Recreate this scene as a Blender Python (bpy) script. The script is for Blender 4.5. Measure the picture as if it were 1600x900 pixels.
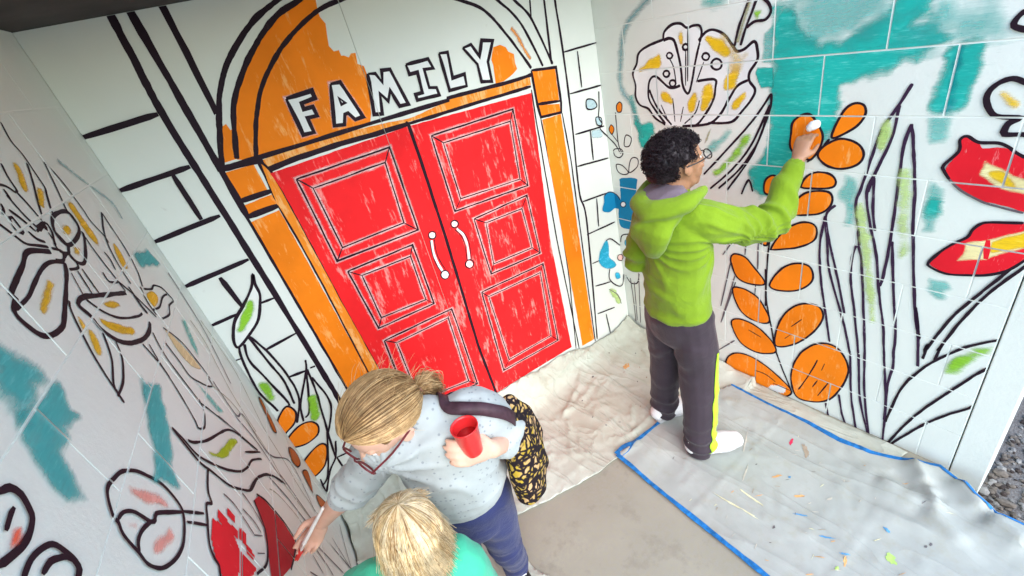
import bpy, bmesh, math, random
from mathutils import Vector, Matrix, noise
from mathutils.geometry import tessellate_polygon
random.seed(7)
for o in list(bpy.data.objects): bpy.data.objects.remove(o)
SC = bpy.context.scene
COL = SC.collection
R = math.radians

# ------------------------------------------------------------------ camera
CAM_H = 1.97
cam = bpy.data.cameras.new('camera'); cam_o = bpy.data.objects.new('camera', cam); COL.objects.link(cam_o)
cam.sensor_fit = 'HORIZONTAL'; cam.sensor_width = 36.0; cam.lens = 36.0*719.0/1600.0
cam.clip_start = 0.02; cam.clip_end = 2000.0
right = Vector((0.79078, -0.57036, -0.22215)); down = Vector((-0.45303, -0.30132, -0.83903)); fwd = Vector((0.41161, 0.76413, -0.49667))
mw = Matrix.Identity(4)
for i in range(3):
    mw[i][0] = right[i]; mw[i][1] = -down[i]; mw[i][2] = -fwd[i]
mw[2][3] = CAM_H
cam_o.matrix_world = mw
SC.camera = cam_o

# ------------------------------------------------------------------ sky, sun, exposure
SUN_DIR = Vector((-0.14, -0.77, 0.64)).normalized()          # towards the sun
elev = math.asin(SUN_DIR.z); azim = math.atan2(SUN_DIR.x, SUN_DIR.y)
world = bpy.data.worlds.new('World'); SC.world = world; world.use_nodes = True
wn = world.node_tree; bg = wn.nodes['Background']
sky = wn.nodes.new('ShaderNodeTexSky'); sky.sky_type = 'NISHITA'; sky.sun_disc = False
sky.sun_elevation = elev; sky.sun_rotation = azim; sky.air_density = 1.0; sky.dust_density = 0.6; sky.ozone_density = 1.0
wn.links.new(sky.outputs[0], bg.inputs[0]); bg.inputs[1].default_value = 0.15
sun = bpy.data.lights.new('sun', 'SUN'); sun.energy = 0.95; sun.angle = R(60); sun.color = (1.0, 0.93, 0.83)
sun_o = bpy.data.objects.new('sun', sun); COL.objects.link(sun_o)
sun_o.rotation_euler = SUN_DIR.to_track_quat('Z', 'Y').to_euler(); sun_o.location = (2, -4, 6)
SC.view_settings.view_transform = 'Standard'; SC.view_settings.look = 'None'
SC.view_settings.exposure = 1.9; SC.view_settings.gamma = 1.0; SC.view_settings.use_curve_mapping = False
SC.render.engine = 'CYCLES'; SC.cycles.transparent_max_bounces = 24; SC.cycles.max_bounces = 8

# ------------------------------------------------------------------ helpers
def new_obj(name, me, mat=None, parent=None):
    o = bpy.data.objects.new(name, me); COL.objects.link(o)
    if mat is not None and me is not None and len(me.materials) == 0: me.materials.append(mat)
    if parent is not None: o.parent = parent
    return o
def empty(name, loc=(0, 0, 0)):
    o = bpy.data.objects.new(name, None); COL.objects.link(o); o.location = loc; o.empty_display_size = .05; return o
def tag(o, label, cat, group=None):
    o['label'] = label; o['category'] = cat
    if group: o['group'] = group
    return o
def keep(child, parent):
    """parent without moving the child"""
    bpy.context.view_layer.update()
    child.parent = parent; child.matrix_parent_inverse = parent.matrix_world.inverted()
def mesh_from(verts, faces, name='m', smooth=False):
    me = bpy.data.meshes.new(name); me.from_pydata([tuple(v) for v in verts], [], faces); me.update()
    if smooth:
        for p in me.polygons: p.use_smooth = True
    return me
def prism(poly, z0, z1):
    n = len(poly)
    v = [(x, y, z0) for x, y in poly] + [(x, y, z1) for x, y in poly]
    f = [tuple(range(n-1, -1, -1)), tuple(range(n, 2*n))] + [(i, (i+1) % n, n+(i+1) % n, n+i) for i in range(n)]
    return v, f
def fbm(x, y, z=0.0, o=3):
    return noise.fractal(Vector((x, y, z)), 1.0, 2.0, o)

class NT:
    def __init__(s, name):
        s.m = bpy.data.materials.new(name); s.m.use_nodes = True; s.t = s.m.node_tree
        s.b = s.t.nodes['Principled BSDF']; s.out = s.t.nodes['Material Output']
    def n(s, typ, **k):
        nd = s.t.nodes.new(typ)
        for a, b in k.items(): setattr(nd, a, b)
        return nd
    def l(s, a, b): s.t.links.new(a, b)
    def coord(s, kind='Object'): return s.n('ShaderNodeTexCoord').outputs[kind]
    def noise(s, scale, detail=4, rough=.55, vec=None, dim='3D', dist=0.0):
        nd = s.n('ShaderNodeTexNoise'); nd.inputs['Scale'].default_value = scale; nd.inputs['Detail'].default_value = detail
        nd.inputs['Roughness'].default_value = rough; nd.inputs['Distortion'].default_value = dist
        s.l(vec if vec is not None else s.geo(), nd.inputs['Vector']); return nd.outputs['Fac']
    def geo(s): return s.n('ShaderNodeNewGeometry').outputs['Position']
    def ramp(s, fac, stops):
        nd = s.n('ShaderNodeValToRGB'); e = nd.color_ramp.elements
        while len(e) < len(stops): e.new(.5)
        for el, (p, c) in zip(e, stops):
            el.position = p; el.color = c if len(c) == 4 else (*c, 1)
        s.l(fac, nd.inputs[0]); return nd.outputs[0]
    def mix(s, fac, a, b):
        nd = s.n('ShaderNodeMix', data_type='RGBA')
        for sock, v in ((nd.inputs[0], fac), (nd.inputs[6], a), (nd.inputs[7], b)):
            if isinstance(v, (int, float)): sock.default_value = v
            elif isinstance(v, tuple): sock.default_value = (*v, 1) if len(v) == 3 else v
            else: s.l(v, sock)
        return nd.outputs[2]
    def math(s, op, a, b=None, clamp=False):
        nd = s.n('ShaderNodeMath', operation=op, use_clamp=clamp)
        for sock, v in zip(nd.inputs, (a, b)):
            if v is None: continue
            if isinstance(v, (int, float)): sock.default_value = v
            else: s.l(v, sock)
        return nd.outputs[0]
    def color(s, c):
        if isinstance(c, tuple): s.b.inputs['Base Color'].default_value = (*c, 1)
        else: s.l(c, s.b.inputs['Base Color'])
    def rough(s, r, spec=.3):
        if isinstance(r, (int, float)): s.b.inputs['Roughness'].default_value = r
        else: s.l(r, s.b.inputs['Roughness'])
        s.b.inputs['Specular IOR Level'].default_value = spec
    def bump(s, h, strength=.3, dist=.002):
        nd = s.n('ShaderNodeBump'); nd.inputs['Strength'].default_value = strength; nd.inputs['Distance'].default_value = dist
        s.l(h, nd.inputs['Height']); s.l(nd.outputs[0], s.b.inputs['Normal'])

def plain(name, c, rough=.6, var=.25, scale=30, bump=0.0, spec=.3, bscale=None):
    t = NT(name); f = t.noise(scale, 5)
    d = tuple(x*(1-var) for x in c); l = tuple(min(1, x*(1+var*.6)) for x in c)
    t.color(t.ramp(f, [(.3, d), (.7, l)])); t.rough(rough, spec)
    if bump: t.bump(t.noise(bscale or scale*4, 4), bump, .004)
    return t.m

# ------------------------------------------------------------------ setting materials
def m_wall(name, c, block=True):
    t = NT(name)
    big = t.noise(2.2, 5); fine = t.noise(90, 6, .7); mid = t.noise(14, 5, .6)
    a = t.ramp(big, [(.35, tuple(x*.95 for x in c)), (.65, c)])
    sp = t.ramp(mid, [(.62, (0, 0, 0)), (.80, (1, 1, 1))])
    col = t.mix(t.math('MULTIPLY', sp, .35), a, tuple(x*y for x, y in zip(c, (.82, .80, .76))))
    t.color(col); t.rough(.55, .35)
    t.bump(t.math('ADD', fine, t.math('MULTIPLY', mid, .8)), .35 if block else .12, .003)
    return t.m
WALLC = (.745, .785, .715)
M_BLOCK = m_wall('painted_block', WALLC)
M_JOINT = m_wall('painted_joint', (.79, .825, .76))
def m_panel():
    t = NT('painted_board'); big = t.noise(1.7, 5); fine = t.noise(70, 6, .7)
    sp = t.noise(22, 3, .5); sp2 = t.noise(5, 4, .6)
    spots = t.math('MULTIPLY', t.ramp(sp, [(.70, (0, 0, 0)), (.78, (1, 1, 1))]), t.ramp(sp2, [(.5, (0, 0, 0)), (.65, (1, 1, 1))]))
    col = t.mix(t.math('MULTIPLY', spots, .35), t.ramp(big, [(.35, (.70, .735, .665)), (.65, (.745, .78, .71))]), (.42, .36, .30))
    t.color(col); t.rough(.6, .3); t.bump(fine, .10, .002); return t.m
M_PANEL = m_panel()
def m_concrete():
    t = NT('concrete'); a = t.noise(3, 8, .6); b = t.noise(60, 8, .75); c = t.noise(350, 3, .6)
    col = t.mix(t.ramp(b, [(.35, (0, 0, 0)), (.7, (1, 1, 1))]), t.ramp(a, [(.3, (.29, .275, .20)), (.7, (.39, .37, .275))]), (.32, .305, .26))
    dots = t.ramp(c, [(.66, (0, 0, 0)), (.74, (1, 1, 1))])
    st = t.noise(7, 7, .7); col = t.mix(t.math('MULTIPLY', t.ramp(st, [(.54, (0, 0, 0)), (.64, (1, 1, 1))]), .35), col, (.21, .19, .15))
    t.color(t.mix(t.math('MULTIPLY', dots, .35), col, (.11, .10, .085))); t.rough(.85, .2); t.bump(t.math('ADD', b, c), .3, .003); return t.m
M_CONC = m_concrete()
M_CEIL = plain('ceiling_paint', (.05, .045, .045), .8, .3, 8)

# ------------------------------------------------------------------ setting: ground, walls, ceiling
SLAB_EDGE = [(1.90, .21), (1.862, .205), (1.800, .135), (1.752, .088), (1.732, .020), (1.748, -.050), (1.762, -.30), (1.762, -300)]
gv = [(-300, -300), (1.762, -300)] + SLAB_EDGE[::-1][1:] + [(300, .21), (300, 300), (-300, 300)]
gverts = [(x, y, 0) for x, y in gv] + [(x, y, -.16) for x, y in SLAB_EDGE]
gfaces = [tuple(t) for t in tessellate_polygon([[Vector((x, y, 0)) for x, y in gv]])]
top_of = {(x, y): k for k, (x, y) in enumerate(gv)}
for k in range(len(SLAB_EDGE)-1):
    a, b = SLAB_EDGE[k], SLAB_EDGE[k+1]
    if a in top_of and b in top_of: gfaces.append((top_of[a], top_of[b], len(gv)+k+1, len(gv)+k))
ground = new_obj('ground', mesh_from(gverts, gfaces), M_CONC)
ground['kind'] = 'structure'

YB = .955*CAM_H
C_LB = Vector((-.121*CAM_H, YB, 0)); C_BR = Vector((.928*CAM_H, YB, 0)); END_R = Vector((.9475*CAM_H, .1007*CAM_H, 0))
LEN_B = C_BR.x - C_LB.x
dR = END_R - C_BR; LEN_R = dR.length; dR.normalize()
dL = Vector((-math.cos(R(83.56)), -math.sin(R(83.56)), 0)); LEN_L = 1.85
CEIL = 2.2275
UP = Vector((0, 0, 1))
class Wall:
    def __init__(s, o, d, n, length): s.o, s.d, s.n, s.len, s.rects = o, d, n, length, []
    def p(s, u, v, off=0.0): return s.o + s.d*u + UP*v + s.n*off
W = {'B': Wall(C_LB, Vector((1, 0, 0)), Vector((0, -1, 0)), LEN_B),
     'R': Wall(C_BR, dR, Vector((dR.y, -dR.x, 0)), LEN_R),
     'L': Wall(C_LB, dL, Vector((-dL.y, dL.x, 0)), LEN_L)}
def wall_box(w, u0, u1, v0, v1, n0, n1):
    vs = [w.p(u, v, n) for n in (n0, n1) for v in (v0, v1) for u in (u0, u1)]
    return vs, [(0, 1, 3, 2), (4, 6, 7, 5), (0, 4, 5, 1), (2, 3, 7, 6), (0, 2, 6, 4), (1, 5, 7, 3)]
def fix(me):
    bm = bmesh.new(); bm.from_mesh(me); bmesh.ops.recalc_face_normals(bm, faces=bm.faces); bm.to_mesh(me); bm.free(); return me
JOINT = .0036
def block_mesh(w, h, depth=.05, bev=.0010):
    """local: x along wall, y up, z out of the wall, front at z=0"""
    bm = bmesh.new(); g = bmesh.ops.create_cube(bm, size=1.0)
    for v in bm.verts: v.co = Vector(((v.co.x+.5)*w, (v.co.y+.5)*h, (v.co.z-.5)*depth))
    ed = [e for e in bm.edges if all(v.co.z > -1e-6 for v in e.verts)]
    bmesh.ops.bevel(bm, geom=ed, offset=bev, segments=2, affect='EDGES', profile=.5)
    me = bpy.data.meshes.new('block'); bm.to_mesh(me); bm.free(); me.materials.append(M_BLOCK); return me
def build_blocks(key, parent, levels, blen, phase_of, rnd):
    w = W[key]; cache = {}
    mat = Matrix.Identity(4)
    for i in range(3): mat[i][0] = w.d[i]; mat[i][1] = UP[i]; mat[i][2] = w.n[i]
    flip = mat.to_3x3().determinant() < 0
    for k in range(len(levels)-1):
        v0, v1 = levels[k] + JOINT/2, levels[k+1] - JOINT/2
        u = phase_of(k)
        while u < w.len:
            a, b = max(u + JOINT/2, .0005), min(u + blen - JOINT/2, w.len - .002); u += blen
            if b - a < .03: continue
            kk = (round(b-a, 4), round(v1-v0, 4))
            if kk not in cache: cache[kk] = block_mesh(*kk)
            o = bpy.data.objects.new('block', cache[kk]); COL.objects.link(o)
            off = rnd.uniform(-.0005, .0003)
            m = mat.copy(); p = w.p(a, v0, off)
            for i in range(3): m[i][3] = p[i]
            o.matrix_world = m; o.parent = parent
            w.rects.append((a + .0008, v0 + .0008, b - .0008, v1 - .0008, off))
rnd = random.Random(3)
wallR = new_obj('block_wall', fix(mesh_from(*wall_box(W['R'], -.15, LEN_R, -.02, CEIL+.1, -.2, -.0016))), M_JOINT)
tag(wallR, 'white painted block wall with turquoise wash, poppies and orange leaf sprig', 'wall')
LV_R = [k*.2025 for k in range(12)]
build_blocks('R', wallR, LV_R, .350, lambda k: (.876 - .175*(k % 2)) - .35*3, rnd)
wallL = new_obj('block_wall', fix(mesh_from(*wall_box(W['L'], -.15, LEN_L, -.02, CEIL+.1, -.2, -.0016))), M_JOINT)
tag(wallL, 'white painted block wall with outlined lilies and teal brush marks', 'wall')
LV_L = [0] + [1.645 - .196*k for k in range(7, -3, -1)] + [2.233]
LV_L = [max(0, v) for v in LV_L]
build_blocks('L', wallL, LV_L, .325, lambda k: (.87 if k % 2 == 0 else .708) - .325*3, rnd)
# back wall: painted boards with a seam
wallB = new_obj('board_wall', fix(mesh_from(*wall_box(W['B'], -.25, LEN_B+.25, -.02, CEIL+.1, -.15, -.006))), M_PANEL)
tag(wallB, 'white board wall painted with a red double door and the word FAMILY', 'wall')
SEAMS = [-.0005, .876, LEN_B+.0005]
for a, b in zip(SEAMS[:-1], SEAMS[1:]):
    vs, fs = wall_box(W['B'], a+.0009, b-.0009, .004, CEIL-.003, -.0055, 0)
    new_obj('panel', fix(mesh_from(vs, fs)), M_PANEL, wallB)
    W['B'].rects.append((a+.0012, .004, b-.0012, CEIL-.004, 0.0))
# end of the right wall beyond a movement joint; it runs down past the slab edge
pier = new_obj('end_pier', fix(mesh_from(*wall_box(W['R'], LEN_R+.0035, LEN_R+.100, -.20, CEIL-.004, -.2, .001))), M_BLOCK, wallR)
bv = pier.modifiers.new('b', 'BEVEL'); bv.width = .004; bv.segments = 3
# ceiling slab over the recess; unseen front-left extended to shade the left wall
cv, cf = prism([(-.75, .05), (.10, .40), (.90, 1.05), (2.45, 1.15), (2.45, 2.2), (-1.1, 2.2)], CEIL-.002, CEIL+.22)
ceil = new_obj('ceiling', fix(mesh_from(cv, cf)), M_CEIL); ceil['kind'] = 'structure'
MURAL=[
('B','painted_arch','half finished orange arch over the painted door',[
('F','orange',0,0,'746,2173 652,2140 558,2077 472,1999 410,1922 370,1835 341,1765 396,1744 430,1816 471,1890 523,1960 599,2029 692,2088 794,2130 801,2164 789,2203'),
('F','orange',0,0,'343,1872 364,1879 367,1857 379,1861 370,1835 341,1767 293,1767'),
('F','orange',0,0,'398,1748 430,1816 471,1890 523,1960 599,2029 692,2088 794,2130 794,2114 804,2092 795,2060 786,2025 797,2005 817,2004 817,1985 827,1985 841,1974 854,1985 870,1982 864,1947 884,1935 886,1908 849,1774 832,1743 414,1750'),
('F','orange',0,0,'1465,1873 1503,1874 1529,1859 1536,1840 1564,1824 1560,1788 1566,1762 1536,1746 1480,1731 1436,1732 1445,1805 1440,1829'),
('L','orange_soft',0.03,1,'1574,1927 1601,1890 1625,1834 1651,1781'),
('L','ink',0.017,1,'821,2241 680,2184 593,2148 515,2098 445,2038 386,1962 334,1860 290,1759'),
('L','ink',0.017,1,'873,2221 746,2173 652,2140 558,2077 472,1999 410,1922 370,1835 342,1767'),
('L','ink',0.015,1,'974,2161 880,2150 795,2133 692,2088 599,2029 523,1960 471,1890 430,1816 396,1744'),
('L','ink',0.013,1,'1257,2108 1353,2070 1461,2013 1552,1898 1645,1746'),
('L','ink',0.012,1,'1425,2132 1535,2039 1632,1933 1714,1739'),
('L','ink',0.012,1,'1528,2124 1622,2024 1695,1938 1773,1734')]),
('B','painted_pilaster','outlined white pilaster bands left of the door',[
('L','ink',0.021,1,'228,2272 227,2261 221,2118 213,1957 221,1693 235,1266 246,798 249,582 269,-214'),
('L','ink',0.021,1,'275,2263 275,2253 278,2032 281,1770 280,1756'),
('L','ink',0.02,0,'358,2249 358,2239 358,2102 353,1924 369,1928'),
('L','ink',0.009,1,'1708,2034 1695,1938'),
('L','ink',0.012,1,'1786,2029 1784,1997 1766,1736'),
('L','ink',0.012,1,'1848,2011 1845,1986 1847,1764 1835,1447 1811,1074 1830,872 1766,71'),
('L','ink',0.009,0,'1781,1504 1789,1262 1747,66'),
('L','ink',0.008,0,'1622,1658 1616,1512 1601,875 1610,92'),
('L','ink',0.008,0,'1645,1516 1651,973 1634,586 1586,112')]),
('B','painted_lintel','orange lintel band under the word FAMILY',[
('F','orange_thin',0,0,'416,1739 501,1746 613,1745 822,1730 1013,1711 1207,1731 1626,1711 1625,1679 1347,1686 1137,1693 992,1700 842,1703 696,1711 531,1712 400,1706'),
('L','ink',0.016,1,'286,1753 406,1749 826,1740 1185,1730 1188,1738 1525,1720 1638,1720'),
('L','ink',0.02,0,'397,1700 529,1707 694,1705 839,1697 989,1693'),
('L','ink',0.014,0,'981,1693 1136,1688 1346,1682 1623,1672')]),
('B','painted_capital','orange capital block left of the door',[
('F','orange',0,0,'279,1738 382,1733 385,1637 287,1634'),
('F','orange',0,0,'284,1616 392,1619 391,1582 287,1577'),
('L','ink',0.022,0,'281,1769 283,1572'),
('L','ink',0.02,0,'278,1752 406,1741 401,1578'),
('L','ink',0.019,0,'276,1634 404,1630'),
('L','ink',0.022,0,'279,1574 399,1574')]),
('B','painted_capital','orange capital block right of the door',[
('F','orange',0,0,'1647,1732 1781,1713 1776,1570 1641,1589'),
('F','orange',0,0,'1647,1579 1775,1553 1772,1516 1652,1527'),
('L','ink',0.014,0,'1642,1737 1789,1716 1786,1555 1776,1510 1647,1524 1640,1586 1642,1737'),
('L','ink',0.014,0,'1640,1586 1781,1564')]),
('B','painted_pillar','tall orange pillar left of the door',[
('F','orange',0,0,'285,1553 389,1558 411,756 433,-97 287,-61 301,776'),
('F','orange_thin',0,0,'405,1727 423,1698 431,1612 440,1338 447,1127 465,695 495,-217 409,-187 411,756 407,1203 400,1441 391,1577'),
('L','ink',0.01,0,'274,1673 281,1556 297,800 315,-90'),
('L','ink',0.007,0,'391,1577 400,1441 407,1203 411,756 439,-103'),
('L','ink',0.01,0,'406,1741 423,1698 431,1612 440,1338 447,1127 465,695 495,-217')]),
('B','painted_pillar','tall orange pillar right of the door',[
('F','orange',0,0,'1652,1511 1772,1504 1768,1269 1740,87 1639,99 1645,1312')]),
('B','painted_door','red panelled double door painted on the wall',[
('F','red',0,0,'418,1688 981,1684 1618,1645 1557,907 1554,144 1282,162 977,180 511,186 463,692 445,1125 439,1335 430,1610'),
('L','ink',0.015,0,'974,1704 980,1689 983,1541 981,1167 965,537 978,169'),
('L','rim',0.03,2,'491,1639 872,1633 867,1263 498,1286'),
('L','rim',0.03,2,'532,1588 833,1583 818,1319 539,1329'),
('L','ink',0.0075,0,'491,1639 872,1633 868,1263 498,1286 491,1639'),
('L','ink',0.006,0,'532,1588 833,1583 818,1319 539,1329 532,1588'),
('L','ink',0.006,0,'491,1639 532,1588'),
('L','ink',0.006,0,'872,1633 833,1583'),
('L','ink',0.006,0,'868,1263 818,1319'),
('L','ink',0.006,0,'498,1286 539,1329'),
('L','rim',0.03,2,'518,1227 820,1211 818,894 536,917'),
('L','rim',0.03,2,'564,1183 792,1166 788,933 566,959'),
('L','ink',0.0075,0,'518,1227 820,1211 818,894 536,917 518,1227'),
('L','ink',0.006,0,'564,1183 792,1165 788,933 566,959 564,1183'),
('L','ink',0.006,0,'518,1227 564,1183'),
('L','ink',0.006,0,'820,1211 792,1165'),
('L','ink',0.006,0,'818,894 788,933'),
('L','ink',0.006,0,'536,917 566,959'),
('L','rim',0.03,2,'535,846 893,819 890,316 512,387'),
('L','rim',0.03,2,'582,803 861,784 848,369 571,436'),
('L','ink',0.0075,0,'535,846 894,819 890,317 511,388 535,846'),
('L','ink',0.006,0,'582,803 861,784 848,369 571,436 582,803'),
('L','ink',0.006,0,'535,846 582,803'),
('L','ink',0.006,0,'894,819 861,784'),
('L','ink',0.006,0,'890,317 848,369'),
('L','ink',0.006,0,'511,388 571,436'),
('L','rim',0.03,2,'1062,1619 1497,1605 1490,1235 1066,1271'),
('L','rim',0.03,2,'1108,1574 1468,1557 1451,1282 1110,1314'),
('L','ink',0.0075,0,'1062,1619 1497,1605 1489,1235 1065,1271 1062,1619'),
('L','ink',0.006,0,'1108,1574 1468,1558 1451,1282 1110,1314 1108,1574'),
('L','ink',0.006,0,'1062,1619 1108,1574'),
('L','ink',0.006,0,'1497,1605 1468,1558'),
('L','ink',0.006,0,'1489,1235 1451,1282'),
('L','ink',0.006,0,'1065,1271 1110,1314'),
('L','rim',0.03,2,'1147,1197 1470,1190 1475,854 1154,886'),
('L','rim',0.03,2,'1204,1152 1423,1136 1431,907 1184,931'),
('L','ink',0.0075,0,'1147,1197 1470,1190 1475,854 1154,886 1147,1197'),
('L','ink',0.006,0,'1204,1152 1423,1136 1431,907 1184,931 1204,1152'),
('L','ink',0.006,0,'1147,1197 1204,1152'),
('L','ink',0.006,0,'1470,1190 1423,1136'),
('L','ink',0.006,0,'1475,854 1431,907'),
('L','ink',0.006,0,'1154,886 1184,931'),
('L','rim',0.03,2,'1074,819 1477,787 1466,256 1064,293'),
('L','rim',0.03,2,'1105,774 1447,745 1423,317 1115,338'),
('L','ink',0.0075,0,'1074,819 1477,786 1466,256 1064,293 1074,819'),
('L','ink',0.006,0,'1105,774 1447,744 1424,317 1115,338 1105,774'),
('L','ink',0.006,0,'1074,819 1105,774'),
('L','ink',0.006,0,'1477,786 1447,744'),
('L','ink',0.006,0,'1466,256 1424,317'),
('L','ink',0.006,0,'1064,293 1115,338')]),
('B','painted_door_handle','white curved handle on the left door leaf',[
('F','white',0,1,'936,1206 929,1198 917,1198 908,1207 907,1219 915,1227 927,1226 936,1218'),
('F','white',0,1,'935,995 926,985 912,987 902,998 901,1013 910,1022 924,1021 935,1010'),
('L','white',0.012,1,'911,1192 902,1147 901,1091 912,1021'),
('L','ink',0.006,3,'939,1204 930,1195 916,1196 905,1206 905,1220 914,1230 928,1229 938,1219'),
('L','ink',0.006,3,'939,993 928,982 911,983 899,997 898,1014 909,1025 925,1024 937,1011'),
('L','ink',0.0045,1,'904,1195 893,1140 893,1083 905,1025'),
('L','ink',0.0045,1,'926,1189 916,1140 916,1083 930,1027')]),
('B','painted_door_handle','white curved handle on the right door leaf',[
('F','white',0,1,'1058,1209 1051,1201 1039,1202 1030,1210 1029,1221 1037,1229 1048,1228 1057,1220'),
('F','white',0,1,'1074,985 1065,976 1051,977 1040,988 1039,1002 1048,1012 1062,1010 1072,999'),
('L','white',0.012,1,'1048,1191 1069,1148 1074,1088 1060,1013'),
('L','ink',0.006,3,'1062,1207 1053,1197 1038,1198 1027,1208 1025,1223 1035,1233 1050,1232 1061,1221'),
('L','ink',0.006,3,'1078,983 1067,971 1049,973 1036,987 1035,1005 1046,1016 1063,1015 1076,1001'),
('L','ink',0.0045,1,'1054,1191 1080,1143 1085,1083 1072,1012'),
('L','ink',0.0045,1,'1036,1191 1056,1152 1062,1094 1050,1020')]),
('B','painted_letter','white outlined letter F over the door',[
('L','rim',0.03,2,'576,1902 669,1904 669,1879 618,1875 617,1854 650,1853 652,1822 617,1824 618,1772 579,1775'),
('F','white',0,0,'576,1902 669,1904 669,1879 618,1875 617,1854 650,1853 652,1822 617,1824 618,1772 579,1775'),
('L','ink',0.014,0,'576,1902 669,1904 669,1879 618,1875 617,1854 650,1853 652,1822 617,1824 618,1772 579,1775 576,1902')]),
('B','painted_letter','white outlined letter A over the door',[
('L','rim',0.03,2,'741,1908 777,1905 813,1771 780,1770 763,1799 750,1798 734,1765 698,1772'),
('F','white',0,0,'741,1908 777,1905 813,1771 780,1770 763,1799 750,1798 734,1765 698,1772'),
('L','ink',0.014,0,'741,1908 777,1905 813,1771 780,1770 763,1799 750,1798 734,1765 698,1772 741,1908'),
('L','ink',0.011,2,'751,1857 768,1835 751,1833')]),
('B','painted_letter','white outlined letter M over the door',[
('F','white',0,0,'889,1907 917,1901 932,1865 945,1905 979,1901 1008,1763 969,1766 952,1831 930,1796 908,1831 890,1759 857,1766'),
('L','ink',0.014,0,'889,1907 917,1901 932,1865 945,1905 979,1901 1008,1763 969,1766 952,1831 930,1796 908,1831 890,1759 857,1766 889,1907')]),
('B','painted_letter','white outlined letter I over the door',[
('F','white',0,0,'1048,1901 1148,1900 1159,1862 1118,1867 1117,1798 1149,1790 1152,1760 1050,1767 1050,1789 1081,1788 1086,1864 1050,1865'),
('L','ink',0.014,0,'1048,1901 1148,1900 1159,1862 1118,1867 1117,1798 1149,1790 1152,1760 1050,1767 1050,1789 1081,1788 1086,1864 1050,1865 1048,1901')]),
('B','painted_letter','white outlined letter L over the door',[
('F','white',0,0,'1202,1907 1241,1903 1233,1806 1293,1807 1289,1760 1204,1764'),
('L','ink',0.014,0,'1202,1907 1241,1903 1233,1806 1293,1807 1289,1760 1204,1764 1202,1907')]),
('B','painted_letter','white outlined letter Y over the door',[
('F','white',0,0,'1316,1903 1358,1907 1385,1855 1414,1911 1467,1898 1420,1825 1418,1746 1366,1757 1367,1828'),
('L','ink',0.014,0,'1316,1903 1358,1907 1385,1855 1414,1911 1467,1898 1420,1825 1418,1746 1366,1757 1367,1828 1316,1903')]),
('B','painted_brickwork','hand drawn brick lines left of the door',[
('L','ink',0.017,0,'-9,1949 202,1958'),
('L','ink',0.017,0,'-1,1784 205,1789'),
('L','ink',0.017,0,'149,1781 152,1620'),
('L','ink',0.017,0,'-10,1605 208,1612'),
('L','ink',0.017,0,'-5,1430 217,1433'),
('L','ink',0.017,0,'105,1412 117,1278'),
('L','ink',0.012,0,'-9,1260 92,1259'),
('L','ink',0.012,0,'105,1412 113,1286'),
('L','ink',0.012,0,'175,1260 227,1256'),
('L','ink',0.012,0,'102,1074 231,1080'),
('L','ink',0.012,0,'125,916 190,905'),
('L','ink',0.012,0,'211,906 231,902')]),
('B','painted_brickwork','hand drawn brick lines right of the door',[
('L','ink',0.009,0,'1848,1769 2068,1764'),
('L','ink',0.009,0,'1936,1754 1931,1588'),
('L','ink',0.009,0,'1849,1579 2063,1564'),
('L','ink',0.009,0,'1843,1379 2051,1360'),
('L','ink',0.009,0,'1949,1369 1942,1209'),
('L','ink',0.009,0,'1824,1215 2054,1182'),
('L','ink',0.009,0,'1823,1013 2004,992'),
('L','ink',0.009,0,'1927,991 1913,822'),
('L','ink',0.009,0,'1816,810 2043,794'),
('L','ink',0.009,0,'1822,615 1883,607'),
('L','ink',0.009,0,'1819,456 1945,421'),
('L','ink',0.009,0,'1801,256 1951,220'),
('L','ink',0.009,0,'1871,215 1883,50')]),
('B','painted_leaf_plant','tall green tipped leaf with long stems beside the bricks',[
('F','wallpaint',0,1,'202,1372 193,1335 185,1283 141,1205 85,1163 31,1136 35,1179 71,1239 118,1277 176,1330'),
('L','ink',0.011,3,'202,1372 193,1335 185,1283 141,1205 85,1163 31,1136 35,1179 71,1239 118,1277 176,1330'),
('F','green',0.012,1,'146,1286 146,1254 111,1215 80,1193 65,1199 94,1240'),
('L','ink',0.009,1,'35,1138 18,1074 5,925 21,814 22,796'),
('L','ink',0.009,1,'54,1137 38,1068 51,969 72,811 67,799'),
('L','ink',0.009,1,'80,1159 90,1025 101,915 89,788'),
('L','ink',0.009,1,'84,1156 110,1053 124,907 113,797 58,697'),
('L','ink',0.009,1,'-3,1092 21,1088'),
('F','green',0.015,1,'21,952 46,933 42,879 26,865 18,915')]),
('B','painted_grass_blades','sharp green grass blades near the left corner of the door wall',[
('L','ink',0.009,1,'211,951 192,903 109,773 82,686'),
('L','ink',0.009,1,'195,909 128,730 96,698'),
('L','ink',0.009,1,'198,908 187,807 167,699 142,577 113,419'),
('L','ink',0.009,1,'198,863 209,695 133,551'),
('L','ink',0.009,1,'149,502 113,419 66,370 3,269'),
('L','ink',0.009,1,'117,414 170,403'),
('L','ink',0.009,1,'117,414 119,300'),
('L','ink',0.009,1,'142,577 49,359 -3,314'),
('L','ink',0.009,1,'11,358 -3,256'),
('F','green',0.012,1,'150,780 174,763 138,664 117,681 132,733')]),
('B','painted_orange_leaf','',[
('F','orange',0,1,'45,793 67,788 75,746 50,704 7,683 -13,676 -3,748'),
('L','ink',0.008,3,'45,793 67,788 75,746 50,704 7,683 -13,676 -3,748')]),
('B','painted_orange_leaf','',[
('F','orange',0,1,'-12,643 54,676 102,668 120,629 101,587 48,574 -6,596'),
('L','ink',0.008,3,'-12,643 54,676 102,668 120,629 101,587 48,574 -6,596')]),
('B','painted_orange_leaf','',[
('F','orange',0,1,'-2,497 76,532 105,515 95,471 53,410 -5,392 -21,435'),
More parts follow.
